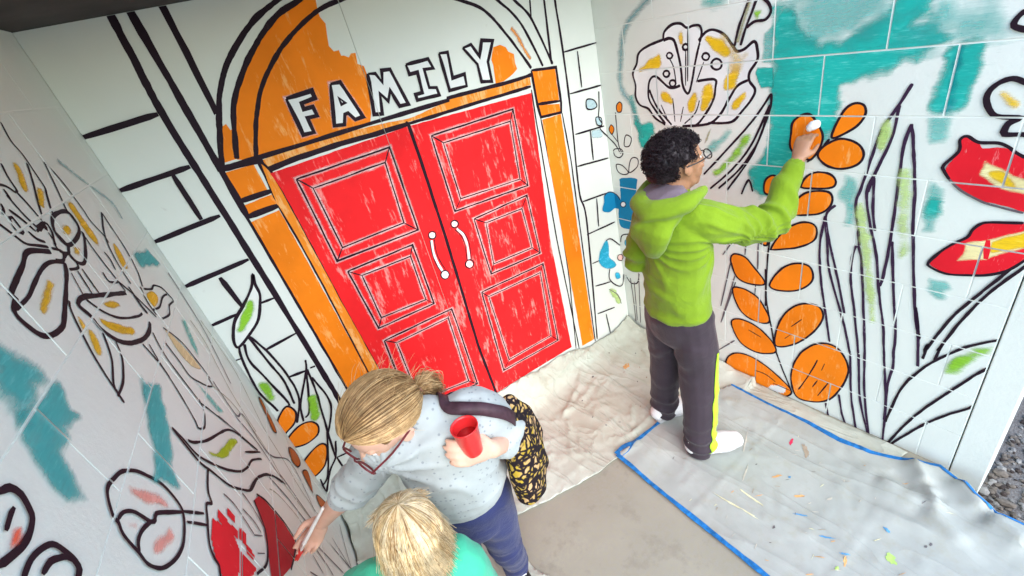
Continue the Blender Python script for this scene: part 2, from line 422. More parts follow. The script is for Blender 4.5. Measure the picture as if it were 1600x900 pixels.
('L','ink',0.008,3,'-2,497 76,532 105,515 95,471 53,410 -5,392 -21,435')]),
('B','painted_vine','thin curling vine with pale blue leaves at the right corner',[
('F','paleblue',0,1,'1952,1522 1998,1509 2016,1475 1990,1466 1947,1480'),
('L','ink',0.007,3,'1952,1522 1998,1509 2016,1475 1990,1466 1947,1480'),
('F','paleblue',0,1,'1999,1419 2035,1406 2033,1371 2002,1380'),
('L','ink',0.006,3,'1999,1419 2035,1406 2033,1371 2002,1380'),
('F','paleblue',0.006,1,'1963,1360 2017,1345 2026,1311 1957,1328'),
('L','ink',0.007,1,'2042,1540 2033,1471 2019,1415 2037,1375 2019,1355 2062,1305 2119,1239 2155,1172'),
('F','orange',0,1,'2186,1447 2203,1428 2193,1394 2164,1403 2161,1435'),
('L','ink',0.006,3,'2186,1447 2203,1428 2193,1394 2164,1403 2161,1435'),
('L','ink',0.006,1,'2149,1403 2145,1306 2147,1219 2171,1167'),
('F','orange',0,1,'2106,1349 2125,1322 2105,1297 2088,1328'),
('L','ink',0.006,3,'2106,1349 2125,1322 2105,1297 2088,1328'),
('L','ink',0.006,1,'2105,1297 2149,1235'),
('L','ink',0.006,3,'2197,1241 2216,1260 2251,1229 2230,1192 2192,1204'),
('L','ink',0.006,3,'2107,1211 2159,1199 2174,1166 2145,1154 2109,1177'),
('L','ink',0.006,3,'2113,1122 2159,1101 2201,1045 2165,1045 2120,1079'),
('L','ink',0.006,3,'2224,1104 2255,1116 2289,1091 2276,1049 2208,1042')]),
('R','painted_vine','thin curling vine with pale blue leaves at the right corner',[
('F','paleblue',0,1,'-123,1493 -72,1492 -52,1462 -81,1444 -128,1447'),
('L','ink',0.007,3,'-123,1493 -72,1492 -52,1462 -81,1444 -128,1447'),
('F','paleblue',0,1,'-71,1398 -32,1396 -34,1360 -67,1359'),
('L','ink',0.006,3,'-71,1398 -32,1396 -34,1360 -67,1359'),
('F','paleblue',0.006,1,'-111,1324 -51,1328 -42,1297 -117,1288'),
('L','ink',0.007,1,'-25,1535 -35,1462 -49,1401 -30,1365 -49,1339 -5,1304 51,1259 85,1208'),
('F','orange',0,1,'113,1478 128,1465 119,1431 93,1431 91,1461'),
('L','ink',0.006,3,'113,1478 128,1465 119,1431 93,1431 91,1461'),
('L','ink',0.006,1,'79,1427 76,1332 78,1250 99,1209'),
('F','orange',0,1,'39,1362 57,1342 38,1311 21,1336'),
('L','ink',0.006,3,'39,1362 57,1342 38,1311 21,1336'),
('L','ink',0.006,1,'38,1311 80,1266'),
('L','ink',0.006,3,'123,1289 139,1312 169,1296 151,1254 118,1253'),
('L','ink',0.006,3,'40,1227 89,1235 102,1210 75,1186 42,1195'),
('L','ink',0.006,3,'45,1143 89,1142 126,1107 94,1091 52,1104'),
('L','ink',0.006,3,'146,1171 172,1194 200,1185 189,1142 132,1107')]),
('B','painted_blue_flower','bright blue flower painted across the right corner',[
('F','blue',0,1,'2134,1033 2260,986 2263,953 2236,859 2225,835 2243,794 2206,752 2235,666 2091,744 2093,883 2087,864 2113,892 2123,1006'),
('F','blue',0,1,'1986,985 2028,990 2086,951 2115,907 2101,858 2053,878 2016,872 1963,894 1961,921 1979,946'),
('L','ink',0.006,1,'1986,985 2028,990 2086,951 2109,910'),
('F','blue',0,1,'2383,918 2430,907 2475,873 2478,814 2422,825 2372,856'),
('F','white',0,1,'2150,863 2144,856 2130,857 2118,866 2114,878 2121,885 2134,884 2146,875'),
('L','ink',0.005,3,'2155,861 2146,852 2130,854 2115,865 2110,879 2118,888 2134,887 2150,876')]),
('R','painted_blue_flower','bright blue flower painted across the right corner',[
('F','blue',0,1,'66,1066 176,1078 179,1049 156,951 147,924 162,895 131,837 155,774 24,760 27,899 20,876 46,918 55,1034'),
('F','blue',0,1,'-85,941 -39,969 19,962 48,934 34,878 -14,870 -53,841 -110,831 -113,859 -92,896'),
('L','ink',0.006,1,'-85,941 -39,969 19,962 41,933'),
('F','blue',0,1,'272,1071 306,1079 337,1069 339,1023 300,1008 264,1012'),
('F','white',0,1,'81,910 74,900 62,893 50,895 46,905 53,916 66,922 77,920'),
('L','ink',0.005,3,'85,911 77,898 61,890 47,893 43,904 50,917 66,925 80,922')]),
('B','painted_blue_flower','small half painted light blue flower low in the corner',[
('F','skyblue',0.006,1,'1952,709 1886,644 1885,573 1953,516 2009,511 1983,561 1961,599 1967,667'),
('L','ink',0.007,1,'1952,709 1995,702 2062,627'),
('L','ink',0.007,1,'2076,643 2092,680 2159,663'),
('L','ink',0.007,1,'1952,512 1941,442 1998,364 2043,350 2065,416'),
('L','ink',0.007,1,'2086,396 2124,317 2182,286 2208,342'),
('F','pinkdab',0,1,'2081,531 2071,520 2052,523 2034,538 2029,556 2039,567 2058,564 2075,549'),
('L','ink',0.006,3,'2081,531 2071,520 2052,523 2034,538 2029,556 2039,567 2058,564 2075,549'),
('F','skyblue',0.008,1,'2115,638 2160,622 2154,579 2116,602'),
('F','skyblue',0.008,1,'1996,461 2028,445 2028,406 1995,423'),
('F','palegreen',0.012,1,'1927,358 1961,354 2010,248 1984,237'),
('L','inkgrey',0.006,1,'1924,375 1988,300 2011,216'),
('L','inkgrey',0.006,1,'2123,357 2130,180 2132,-4'),
('L','inkgrey',0.006,1,'2203,355 2173,-40'),
('L','inkgrey',0.006,1,'2154,311 2145,-1')]),
('R','painted_blue_flower','small half painted light blue flower low in the corner',[
('F','skyblue',0.006,1,'-123,627 -200,502 -203,423 -122,422 -60,465 -88,495 -112,517 -106,594'),
('L','ink',0.007,1,'-123,627 -75,652 -5,623'),
('L','ink',0.007,1,'9,649 26,697 89,724'),
('L','ink',0.007,1,'-123,417 -136,332 -72,303 -24,329 -2,415'),
('L','ink',0.007,1,'19,412 56,366 109,384 132,457'),
('F','pinkdab',0,1,'14,542 4,524 -15,512 -33,513 -39,527 -28,546 -9,558 9,556'),
('L','ink',0.006,3,'14,542 4,524 -15,512 -33,513 -39,527 -28,546 -9,558 9,556'),
('F','skyblue',0.008,1,'48,672 89,686 84,641 48,637'),
('F','skyblue',0.008,1,'-74,402 -40,413 -40,373 -74,362'),
('F','palegreen',0.012,1,'-152,228 -112,258 -59,194 -87,157'),
('L','inkgrey',0.006,1,'-156,243 -83,227 -57,163'),
('L','inkgrey',0.006,1,'55,404 62,239 63,63'),
('L','inkgrey',0.006,1,'128,465 102,69'),
('L','inkgrey',0.006,1,'84,385 76,79')]),
('R','painted_sky_wash','broad turquoise sky wash over the blocks',[
('F','teal',0.028,0,'876,1787 928,1779 954,1721 1003,1676 1029,1653 1107,1650 1134,1669 1172,1694 1223,1722 1230,1747 1234,1819 1323,1802 1318,1741 1316,1709 1272,1678 1291,1686 1343,1673 1364,1637 1335,1606 1277,1581 1205,1548 1145,1539 1102,1527 1106,1478 1111,1398 1082,1340 1025,1301 992,1222 959,1166 887,1086 851,1078 824,1127 816,1177 841,1236 875,1304 886,1418 882,1603'),
('F','teal_wash',0.006,0,'841,1710 870,1732 875,1608 839,1611'),
('F','teal',0.004,0,'818,1596 878,1592 883,1520 839,1522 814,1574'),
('F','teal_wash',0.09,0,'929,1877 1234,1819 1218,1720 1134,1666 1020,1650 954,1717'),
('F','teal_wash',0.08,0,'1322,1699 1370,1714 1427,1718 1458,1665 1477,1635 1445,1632 1415,1626 1367,1644 1335,1630 1289,1635'),
('F','teal',0.02,0,'1379,1609 1399,1621 1451,1616 1451,1563 1443,1459 1421,1437 1375,1433 1371,1482 1376,1547'),
('F','teal_deep',0.018,0,'1398,1614 1407,1616 1408,1517 1409,1437 1403,1437 1402,1518'),
('F','teal_wash',0.016,0,'1369,1417 1412,1422 1421,1340 1387,1338'),
('F','teal_wash',0.015,0,'1413,1215 1442,1183 1446,1126 1445,1041 1417,1035 1416,1107'),
('F','teal',0.02,0,'1422,1149 1443,1143 1442,1111 1423,1084 1416,1107'),
('F','teal_wash',0.014,0,'1471,855 1509,862 1538,835 1516,822 1529,789 1504,774 1465,810 1480,826'),
('F','teal_wash',0.02,0,'1168,1198 1196,1193 1203,1145 1205,1016 1188,1012 1181,1099 1158,1113'),
('F','teal_wash',0.03,0,'609,1879 698,1864 678,1829 624,1829 597,1846'),
('L','tealgrey',0.06,1,'372,1918 286,1874 207,1819 167,1749 146,1655 131,1574 152,1513 188,1475 206,1413 231,1350'),
('F','teal',0.02,0,'204,1380 251,1367 310,1373 315,1331 273,1281 244,1240 227,1249 215,1318'),
('L','teal_wash',0.05,1,'193,1512 214,1413 242,1299')]),
('R','painted_poppy','large white poppy outlined in black with yellow dabs',[
('F','white',0,1,'400,1732 407,1765 447,1788 488,1787 548,1772 586,1744 605,1742 642,1745 687,1721 719,1680 736,1660 766,1664 803,1687 816,1660 818,1623 790,1579 791,1548 814,1515 798,1475 764,1434 728,1395 680,1385 610,1384 480,1367 386,1370 327,1404 293,1444 243,1464 221,1505 227,1554 217,1608 244,1648 261,1693 318,1719'),
('L','ink',0.011,1,'400,1732 407,1765 447,1788 488,1787 518,1768 548,1772 577,1768 586,1744 576,1706'),
('L','ink',0.011,1,'454,1731 481,1632 488,1553 503,1517 519,1512 536,1559 554,1635 576,1706'),
('L','ink',0.011,1,'400,1736 318,1719 261,1693 244,1648 217,1608 227,1554 221,1505 243,1464 293,1444 327,1404 386,1370'),
('L','ink',0.011,1,'400,1732 433,1737 459,1718 481,1632 488,1553'),
('L','ink',0.011,1,'571,1714 605,1742 642,1745 687,1721 719,1680 736,1660 766,1664 803,1687 816,1660 818,1623 790,1579 791,1548 814,1515 798,1475 764,1434 728,1395 680,1385 610,1384'),
('L','ink',0.011,1,'787,1552 744,1534 708,1485 671,1425 610,1379 480,1367'),
('L','ink',0.011,1,'387,1375 308,1474 301,1532 318,1579 354,1586 421,1537 477,1544'),
('L','ink',0.011,1,'562,1558 642,1561 646,1529 631,1469 579,1397 547,1369'),
('L','ink',0.011,1,'307,1532 344,1454 422,1371'),
('L','ink',0.006,1,'435,1491 441,1386'),
('L','ink',0.006,1,'489,1453 470,1386'),
('L','ink',0.006,1,'571,1479 548,1425 492,1377'),
('L','ink',0.006,1,'369,1463 400,1395'),
('L','ink',0.006,1,'428,1657 448,1617 455,1554'),
('L','ink',0.006,1,'510,1684 504,1543'),
('L','ink',0.006,1,'594,1632 557,1554'),
('L','ink',0.006,1,'523,1767 515,1560'),
('L','ink',0.009,3,'444,1669 439,1661 428,1658 417,1662 413,1671 418,1679 429,1682 440,1677'),
('L','ink',0.009,3,'524,1695 520,1687 510,1685 499,1689 496,1698 500,1705 510,1708 520,1703'),
('L','ink',0.009,3,'424,1596 419,1587 406,1583 395,1588 390,1598 396,1607 408,1610 420,1606'),
('L','ink',0.009,3,'620,1650 615,1641 604,1638 592,1643 587,1653 592,1662 604,1665 615,1660'),
('L','ink',0.009,3,'674,1618 668,1604 651,1599 634,1606 627,1621 635,1635 651,1640 668,1632'),
('L','ink',0.009,3,'455,1554 450,1545 438,1541 426,1546 422,1556 427,1565 439,1568 451,1564'),
('F','yellow',0.012,1,'266,1624 373,1683 367,1631 297,1622'),
('F','yellow',0.012,1,'609,1718 669,1704 710,1662 688,1648 633,1681'),
('F','yellow',0.012,1,'720,1591 742,1605 730,1534 689,1519 689,1552'),
('F','yellow',0.012,1,'372,1511 408,1515 428,1472 394,1477'),
('F','yellow',0.012,1,'523,1489 553,1506 540,1439 516,1439'),
('F','yellow',0.012,1,'592,1523 624,1539 628,1491 590,1439 577,1457'),
('F','yellow',0.012,1,'727,1468 775,1509 767,1476 732,1447'),
('F','yellow',0.012,1,'485,1756 500,1754 495,1706 483,1715'),
('F','yellow_wash',0.02,1,'678,1718 741,1644 775,1641 742,1590 707,1592 724,1638'),
('L','ink',0.01,1,'727,1679 747,1754 785,1838'),
('L','ink',0.01,1,'751,1679 768,1730 809,1828'),
('L','olive',0.022,1,'738,1689 759,1753 785,1825'),
('L','ink',0.011,1,'772,1737 804,1754 843,1756 861,1780 848,1809 816,1833'),
('F','green',0.008,1,'799,1789 828,1786 813,1765 802,1771')]),
('R','painted_long_leaf','long pointed leaf with green streak behind the boy',[
('L','ink',0.009,1,'586,1146 727,1301 815,1404 878,1500'),
('L','ink',0.009,1,'878,1500 878,1453 857,1376 831,1301 792,1219 703,1085'),
('L','ink',0.009,1,'618,1080 729,1188 808,1299 875,1458'),
('L','ink',0.009,1,'661,1086 761,1191 837,1318 870,1442'),
('L','ink',0.009,1,'771,1074 801,1144 822,1094'),
('F','green',0.02,1,'788,1334 783,1310 721,1226 675,1169 647,1159 708,1224'),
('F','teal_wash',0.02,1,'598,1262 661,1316 719,1355 674,1298 626,1257'),
('L','olive',0.02,1,'627,1371 591,1281')]),
('R','painted_orange_sprig','stem and faint stalks of the orange leaf sprig',[
('L','ink',0.008,1,'1097,1336 1066,1287 1029,1243'),
('L','ink',0.008,1,'925,948 905,853 903,648 907,519'),
('L','ink',0.008,1,'896,724 910,550 945,385 973,263 1060,54'),
('L','inkgrey',0.007,1,'803,887 796,772'),
('L','inkgrey',0.007,1,'857,855 860,713'),
('L','inkgrey',0.007,1,'726,713 674,428'),
('L','inkgrey',0.007,1,'749,639 683,348'),
('L','inkgrey',0.007,1,'854,624 853,566'),
('L','inkgrey',0.007,1,'731,825 684,742'),
('L','inkgrey',0.007,1,'662,119 755,233'),
('L','inkgrey',0.007,1,'754,607 675,320')]),
('R','painted_orange_leaf','',[
('F','orange',0,1,'1017,1153 1038,1192 1081,1210 1119,1201 1136,1174 1117,1150 1027,1138'),
('L','ink',0.0085,3,'1017,1153 1038,1192 1081,1210 1119,1201 1136,1174 1117,1150 1027,1138')]),
('R','painted_orange_leaf','',[
('F','orange',0,1,'979,1015 1002,1080 1031,1115 1071,1132 1117,1133 1132,1106 1123,1069 1091,1039 1039,1023'),
('L','ink',0.0085,3,'979,1015 1002,1080 1031,1115 1071,1132 1117,1133 1132,1106 1123,1069 1091,1039 1039,1023')]),
('R','painted_orange_leaf','',[
('F','orange',0,1,'1103,1344 1127,1427 1156,1459 1187,1455 1197,1427 1183,1392 1148,1361'),
('L','ink',0.0085,3,'1103,1344 1127,1427 1156,1459 1187,1455 1197,1427 1183,1392 1148,1361')]),
('R','painted_orange_leaf','',[
('F','orange',0,1,'1064,1274 1085,1312 1131,1338 1186,1325 1210,1289 1196,1249 1144,1228 1093,1240'),
('L','ink',0.0085,3,'1064,1274 1085,1312 1131,1338 1186,1325 1210,1289 1196,1249 1144,1228 1093,1240')]),
('R','painted_orange_leaf','',[
('F','orange',0,1,'962,1355 966,1395 1002,1423 1032,1415 1070,1358 1071,1311 1050,1265 1028,1255 967,1289'),
('L','ink',0.0085,3,'962,1355 966,1395 1002,1423 1032,1415 1070,1358 1071,1311 1050,1265 1028,1255 967,1289')]),
('R','painted_orange_leaf','',[
('F','orange',0,1,'871,1101 874,1152 902,1177 926,1165 923,1121 895,1092'),
('L','ink',0.0085,3,'871,1101 874,1152 902,1177 926,1165 923,1121 895,1092')]),
('R','painted_orange_leaf','',[
('F','orange',0,1,'916,841 945,905 989,962 1042,992 1080,987 1092,951 1077,909 1019,867 925,833'),
('L','ink',0.0085,3,'916,841 945,905 989,962 1042,992 1080,987 1092,951 1077,909 1019,867 925,833')]),
('R','painted_orange_leaf','',[
('F','orange',0,1,'921,638 934,690 974,755 1025,792 1077,793 1098,749 1085,702 1036,655 963,629'),
('L','ink',0.0085,3,'921,638 934,690 974,755 1025,792 1077,793 1098,749 1085,702 1036,655 963,629')]),
('R','painted_orange_leaf','',[
('F','orange',0,1,'726,721 740,761 790,763 832,728 897,646 815,619 757,641'),
('L','ink',0.0085,3,'726,721 740,761 790,763 832,728 897,646 815,619 757,641')]),
('R','painted_orange_leaf','',[
('F','orange',0,1,'816,897 889,920 896,850 860,856'),
('L','ink',0.0085,3,'816,897 889,920 896,850 860,856')]),
('R','painted_orange_leaf','',[
('F','orange',0,1,'738,557 788,580 863,557 914,488 927,429 859,407 780,447'),
('L','ink',0.0085,3,'738,557 788,580 863,557 914,488 927,429 859,407 780,447')]),
('R','painted_orange_leaf','',[
('F','orange',0,1,'735,346 781,387 871,378 949,319 968,260 878,214 785,240'),
('L','ink',0.0085,3,'735,346 781,387 871,378 949,319 968,260 878,214 785,240'),
('L','ink',0.006,1,'828,339 895,321')]),
('R','painted_orange_leaf','',[
('F','orange',0,1,'971,303 965,394 997,510 1057,587 1126,608 1156,563 1130,469 1057,359'),
('L','ink',0.0085,3,'971,303 965,394 997,510 1057,587 1126,608 1156,563 1130,469 1057,359'),
('L','ink',0.005,1,'1030,449 1072,510'),
('L','ink',0.005,1,'1007,367 1034,406')]),
('R','painted_orange_leaf','',[
('F','orange',0,1,'1052,165 1080,305 1146,402 1222,421 1277,346 1277,243 1231,106 1152,39 1082,38'),
('L','ink',0.0085,3,'1052,165 1080,305 1146,402 1222,421 1277,346 1277,243 1231,106 1152,39 1082,38'),
('L','ink',0.006,1,'1093,83 1130,199 1158,312'),
('L','ink',0.006,1,'1180,260 1189,305'),
('L','ink',0.006,1,'1180,95 1214,200'),
('L','ink',0.006,1,'1153,138 1170,190')]),
('R','painted_orange_leaf','',[
('F','orange',0,1,'708,64 751,141 834,169 937,144 1054,65 1043,5 959,-49 829,-43 728,-21'),
('L','ink',0.0085,3,'708,64 751,141 834,169 937,144 1054,65 1043,5 959,-49 829,-43 728,-21'),
('F','white',0.01,1,'964,21 1021,47 1010,22 959,-6'),
('L','ink',0.006,1,'872,86 927,90 981,68'),
('L','ink',0.006,1,'969,51 1058,53')]),
('R','painted_grass_blades','tall purple outlined grass blades on the block wall',[
('L','inkpurple',0.0095,1,'1309,1518 1283,1448 1253,1379 1239,1306 1220,1164 1211,1104 1234,986 1244,934'),
('L','inkpurple',0.0095,1,'1287,1454 1282,1345 1256,1232 1242,1151'),
('L','inkpurple',0.0095,1,'1254,1224 1239,1150 1266,1028 1302,912 1330,768 1366,619 1391,478 1400,425 1438,204 1462,-62'),
('L','inkpurple',0.0095,1,'1253,1208 1268,1080 1285,1006'),
('L','inkpurple',0.0095,1,'1328,1395 1319,1325 1326,1178 1335,1000 1337,838 1332,779'),
('L','inkpurple',0.0095,1,'1328,1395 1347,1313 1372,1184 1396,1014 1452,716 1484,599 1452,725 1478,617 1504,464'),
('L','inkpurple',0.0095,1,'1234,931 1227,873 1235,776 1264,641 1306,434 1311,409 1347,177 1415,-42'),
('L','inkpurple',0.0095,1,'1241,933 1261,863 1299,633 1328,445 1355,235 1404,-3'),
('L','inkpurple',0.0095,1,'1115,1034 1109,900 1129,742 1160,599 1195,438'),
('L','inkpurple',0.0095,1,'1115,1034 1136,907 1156,792 1228,582 1276,419 1281,393 1316,157 1366,-52'),
('L','inkpurple',0.0095,1,'1146,1085 1118,1035 1141,927 1191,762 1233,606'),
('L','inkpurple',0.0095,1,'1342,976 1375,784 1411,597 1421,493 1430,423 1428,322 1445,119'),
('L','inkpurple',0.0095,1,'1219,74 1240,-8 1279,-80'),
('L','inkpurple',0.0095,1,'1264,159 1291,47 1330,-50'),
('F','palegreen',0.02,1,'1331,1218 1350,1230 1361,1121 1386,926 1375,923 1344,1118'),
('F','palegreen',0.012,1,'1257,1407 1274,1394 1268,1315 1253,1314'),
('F','palegreen',0.015,1,'1223,1064 1243,1067 1331,667 1320,642 1251,935'),
('F','palegreen',0.012,1,'1254,1371 1268,1371 1260,1306 1249,1310')]),
('R','painted_leaf_fan','fan of broad leaf outlines at the right end of the wall',[
('L','ink',0.0095,1,'1681,1013 1668,988 1606,847 1554,719 1512,550 1514,578 1511,507'),
('L','ink',0.0095,1,'1687,985 1675,959 1625,854 1579,711 1547,568 1552,591 1544,518'),
('L','ink',0.0095,1,'1451,115 1464,264 1477,345 1499,414 1539,503 1598,596 1637,639 1683,681 1736,715 1752,720'),
('L','ink',0.0095,1,'1462,-62 1495,68 1520,158 1557,267 1629,438 1668,525 1687,560 1722,619 1747,666 1760,689'),
('L','ink',0.0095,1,'1462,-62 1523,81 1579,201 1632,290 1678,357 1702,426 1726,485 1772,559 1785,581'),
('F','green',0.018,1,'1583,489 1594,545 1635,603 1680,654 1661,605 1630,540 1589,473')]),
('R','painted_red_poppy','upper red poppy with yellow heart on the right wall',[
('F','red_solid',0,1,'1455,1354 1473,1363 1497,1345 1509,1326 1541,1332 1569,1326 1599,1309 1623,1282 1655,1145 1636,1146 1587,1158 1540,1167 1490,1190 1453,1224 1438,1252 1443,1277 1457,1311'),
('F','cream',0.006,0,'1517,1248 1523,1288 1554,1271 1579,1258 1589,1248 1614,1243 1632,1241 1642,1199 1624,1201 1584,1211 1550,1227'),
('F','yellow',0.008,1,'1538,1256 1567,1263 1589,1236 1602,1214 1563,1231'),
('L','ink',0.009,1,'1453,1224 1435,1251 1431,1268 1457,1315 1454,1350 1468,1362 1497,1345 1538,1345 1562,1335 1580,1321 1604,1306'),
('L','inkgrey',0.007,1,'1453,1224 1490,1190 1541,1163 1589,1150 1637,1142')]),
('R','painted_red_poppy','lower red poppy with yellow streak on the right wall',[
('F','red_solid',0,1,'1461,915 1471,954 1502,1001 1533,1037 1541,1062 1557,1086 1581,1097 1645,1108 1663,1110 1687,1008 1672,990 1643,945 1601,917 1560,904 1509,894'),
('F','cream',0.006,0,'1534,971 1538,1015 1577,1034 1651,1082 1667,1094 1681,1037 1664,1028 1604,990 1590,972 1528,950'),
('F','yellow',0.006,0,'1591,1035 1652,1078 1668,1090 1679,1043 1662,1034 1599,998'),
('L','ink',0.009,1,'1686,1012 1673,988 1644,942 1602,915 1561,902 1510,891 1462,905 1455,919 1471,956 1502,1004 1533,1037 1540,1066 1556,1090 1580,1099 1645,1111'),
('L','red_solid',0.018,1,'1582,1039 1591,972')]),
('R','painted_white_flower','white flower outline with yellow dab at the right frame edge',[
('L','ink',0.014,1,'1570,1502 1551,1513 1528,1522 1505,1512 1489,1489 1489,1462 1509,1427 1528,1419 1565,1417 1549,1403 1544,1387 1547,1371 1582,1371 1599,1369'),
('F','yellow',0.01,1,'1516,1485 1528,1484 1556,1458 1553,1446 1522,1469'),
('L','ink',0.014,1,'1525,1688 1512,1684 1501,1668 1501,1653 1521,1643 1536,1640')]),
('R','painted_red_bud','red bud outline at the right end of the wall',[
('F','coral',0,1,'1703,931 1692,908 1687,868 1696,827 1717,800 1735,792'),
('L','ink',0.012,3,'1703,931 1692,908 1687,868 1696,827 1717,800 1735,792')]),
('L','painted_lily','upper lily with long petals and yellow dabs on the left wall',[
('L','ink',0.0065,1,'452,2020 470,1983 465,1953 471,1917 478,1882 488,1874 508,1858 533,1835'),
('L','ink',0.0065,1,'475,1936 506,1906 553,1868 583,1842'),
('L','ink',0.0065,1,'581,1950 594,1929 602,1900 608,1897 602,1867 599,1834'),
('L','ink',0.0065,1,'654,1922 643,1918 627,1911 612,1896'),
('L','ink',0.0065,1,'644,1910 648,1890 650,1899 647,1864 638,1830'),
('L','ink',0.0065,1,'683,1877 667,1854 653,1825'),
('L','ink',0.0065,1,'752,1869 745,1863 732,1841 719,1820 691,1807 654,1791'),
('L','ink',0.0065,1,'678,1832 670,1814 650,1801'),
('L','ink',0.0065,1,'691,1891 699,1881 713,1876'),
('L','ink',0.0065,1,'650,1824 594,1828 595,1809 613,1795 621,1785'),
('L','ink',0.0065,1,'611,1811 616,1791'),
('L','ink',0.0065,1,'583,1806 576,1774 595,1759 625,1772 623,1791'),
('L','ink',0.0065,1,'646,1786 617,1769 638,1756 665,1766'),
('L','ink',0.0065,1,'628,1758 598,1758 601,1728 644,1736'),
('L','ink',0.006,3,'701,1866 692,1864 695,1837 704,1835 713,1848'),
('L','ink',0.014,1,'640,1826 605,1828 612,1816'),
('L','ink',0.01,3,'535,1830 458,1818 471,1777 571,1770 583,1806'),
('L','ink',0.009,1,'465,1773 473,1759 551,1726 586,1731 598,1755 571,1770'),
('F','ochre',0.006,1,'533,1802 507,1800 508,1790 532,1786 550,1792'),
('F','ochre',0.006,1,'559,1758 541,1752 563,1744 576,1748'),
('F','ochre',0.006,1,'533,1942 521,1933 546,1904 574,1893 567,1907'),
('F','ochre',0.006,1,'511,1888 500,1881 552,1853 558,1860'),
('L','ink',0.011,1,'659,1783 731,1806 784,1794 870,1774 869,1765 897,1753 897,1724 879,1694 824,1681 785,1690 677,1731 641,1752'),
('L','ink',0.008,1,'890,1754 835,1754 753,1769 692,1770 641,1752'),
('F','ochre',0.006,1,'745,1751 737,1740 816,1721 834,1725'),
('L','ink',0.006,1,'389,1927 458,1825 457,1825 461,1784'),
('L','ink',0.006,1,'386,1922 370,1870 370,1807 375,1778 359,1732 362,1711'),
('L','ink',0.006,1,'468,1760 474,1718 473,1639 474,1610'),
('F','ochre',0.008,1,'430,1831 403,1825 408,1797 412,1764 412,1737 432,1729 442,1752 437,1794')]),
('L','painted_lily','lower lily with drooping petals on the left wall',[
('L','ink',0.0065,1,'269,1774 357,1728 397,1674 414,1608'),
('L','ink',0.0065,1,'269,1774 274,1742 286,1668 316,1609 356,1576'),
('L','ink',0.0065,1,'429,1707 426,1684 440,1660'),
('L','ink',0.0065,1,'515,1681 518,1657 478,1638'),
('L','ink',0.0065,1,'473,1639 443,1589 425,1540 410,1500'),
('L','ink',0.0065,1,'439,1610 443,1573 451,1544'),
('L','ink',0.0065,1,'372,1582 395,1543 399,1502'),
('L','ink',0.0065,1,'360,1569 309,1548 271,1545 227,1518 213,1489 209,1463 267,1471 314,1461 385,1482'),
('L','ink',0.0065,1,'223,1493 267,1503 346,1503 399,1519'),
('L','ink',0.0065,1,'674,1676 647,1633 599,1592 516,1554 475,1544'),
('L','ink',0.0065,1,'734,1700 755,1685 788,1631 814,1573 834,1503'),
('L','ink',0.0065,1,'711,1610 755,1568 816,1541 825,1525'),
('L','ink',0.0065,1,'691,1576 719,1546 782,1523 836,1522'),
('L','ink',0.0065,1,'649,1730 670,1687'),
('L','ink',0.0065,1,'619,1724 634,1672'),
('L','ink',0.0065,1,'595,1720 605,1659'),
('L','ink',0.012,1,'479,1608 594,1652 674,1682 708,1685 716,1677 707,1650 705,1612 670,1562 597,1523 519,1506 470,1514'),
('L','ink',0.012,1,'443,1589 449,1556 446,1530'),
('F','ochre',0.006,1,'339,1704 331,1686 357,1641 386,1647 373,1677'),
('F','ochre',0.006,1,'682,1634 646,1598 580,1552 602,1545 661,1586 687,1625'),
('F','ochre',0.006,1,'623,1642 562,1619 557,1605 616,1630'),
('F','ochre',0.006,1,'367,1556 311,1535 316,1516 379,1519 387,1539'),
('F','ochre',0.006,1,'749,1667 755,1644 767,1645'),
('F','ochre',0.006,1,'750,1637 745,1623 768,1593 786,1599 774,1618')]),
('L','painted_stalks','bundle of grey and olive stalks seen edge on by the left corner',[
('F','creamdab',0.006,1,'414,1458 390,1409 370,1294 415,1328 434,1388'),
('L','ink',0.006,1,'592,1511 585,1442 605,1358 635,1285 647,1272 634,1256 609,1244 555,1253 528,1281'),
('L','ink',0.006,1,'563,1494 581,1448 591,1404'),
('L','ink',0.006,1,'418,1469 369,1387 359,1303 358,1240'),
('L','ink',0.006,1,'473,1451 475,1381 478,1332 446,1285 407,1242 378,1227 369,1253'),
('L','ink',0.006,1,'498,1495 529,1428 535,1287'),
('L','ink',0.006,1,'539,1280 471,1131'),
('L','olive',0.011,1,'184,1376 192,1286 272,1122 307,953'),
('L','olive',0.011,1,'385,1237 332,1121 322,1023 324,909 371,784 391,748 385,540'),
('L','olive',0.011,1,'89,1329 88,1215 107,1073 212,890 243,754 278,622 291,454'),
('L','inkgrey',0.006,1,'85,1517 94,1437 126,1293 224,1124'),
('L','inkgrey',0.006,1,'353,1226 365,1088 312,1039 333,864 189,669 297,480'),
('L','inkgrey',0.006,1,'381,1096 360,956 381,795 368,774 382,528'),
('L','inkgrey',0.006,1,'465,878 446,739 441,588'),
('L','inkgrey',0.006,1,'492,1187 404,958'),
('L','inkgrey',0.006,1,'522,579 536,468 553,408'),
('L','inkgrey',0.006,1,'384,402 365,205 348,87'),
('L','inkgrey',0.006,1,'318,328 361,149'),
('L','inkgrey',0.006,1,'127,168 268,160 367,139'),
('L','inkgrey',0.006,1,'500,531 455,260'),
('L','inkgrey',0.006,1,'678,633 628,480'),
('L','inkgrey',0.006,1,'582,587 608,514'),
('L','olive',0.01,1,'526,885 499,824 484,720 485,633'),
('F','teal_wash',0.006,0,'257,1413 226,1398 293,1318 330,1310 313,1350'),
('F','teal_wash',0.006,0,'469,1302 456,1257 441,1162 474,1188 477,1242')]),
('L','painted_curled_leaf','curled white leaf with lime dab on the left wall',[
('L','ink',0.008,1,'734,1303 712,1275 648,1225 532,1157 483,1117 455,1072 421,993 402,950'),
('L','ink',0.008,1,'497,1034 393,932'),
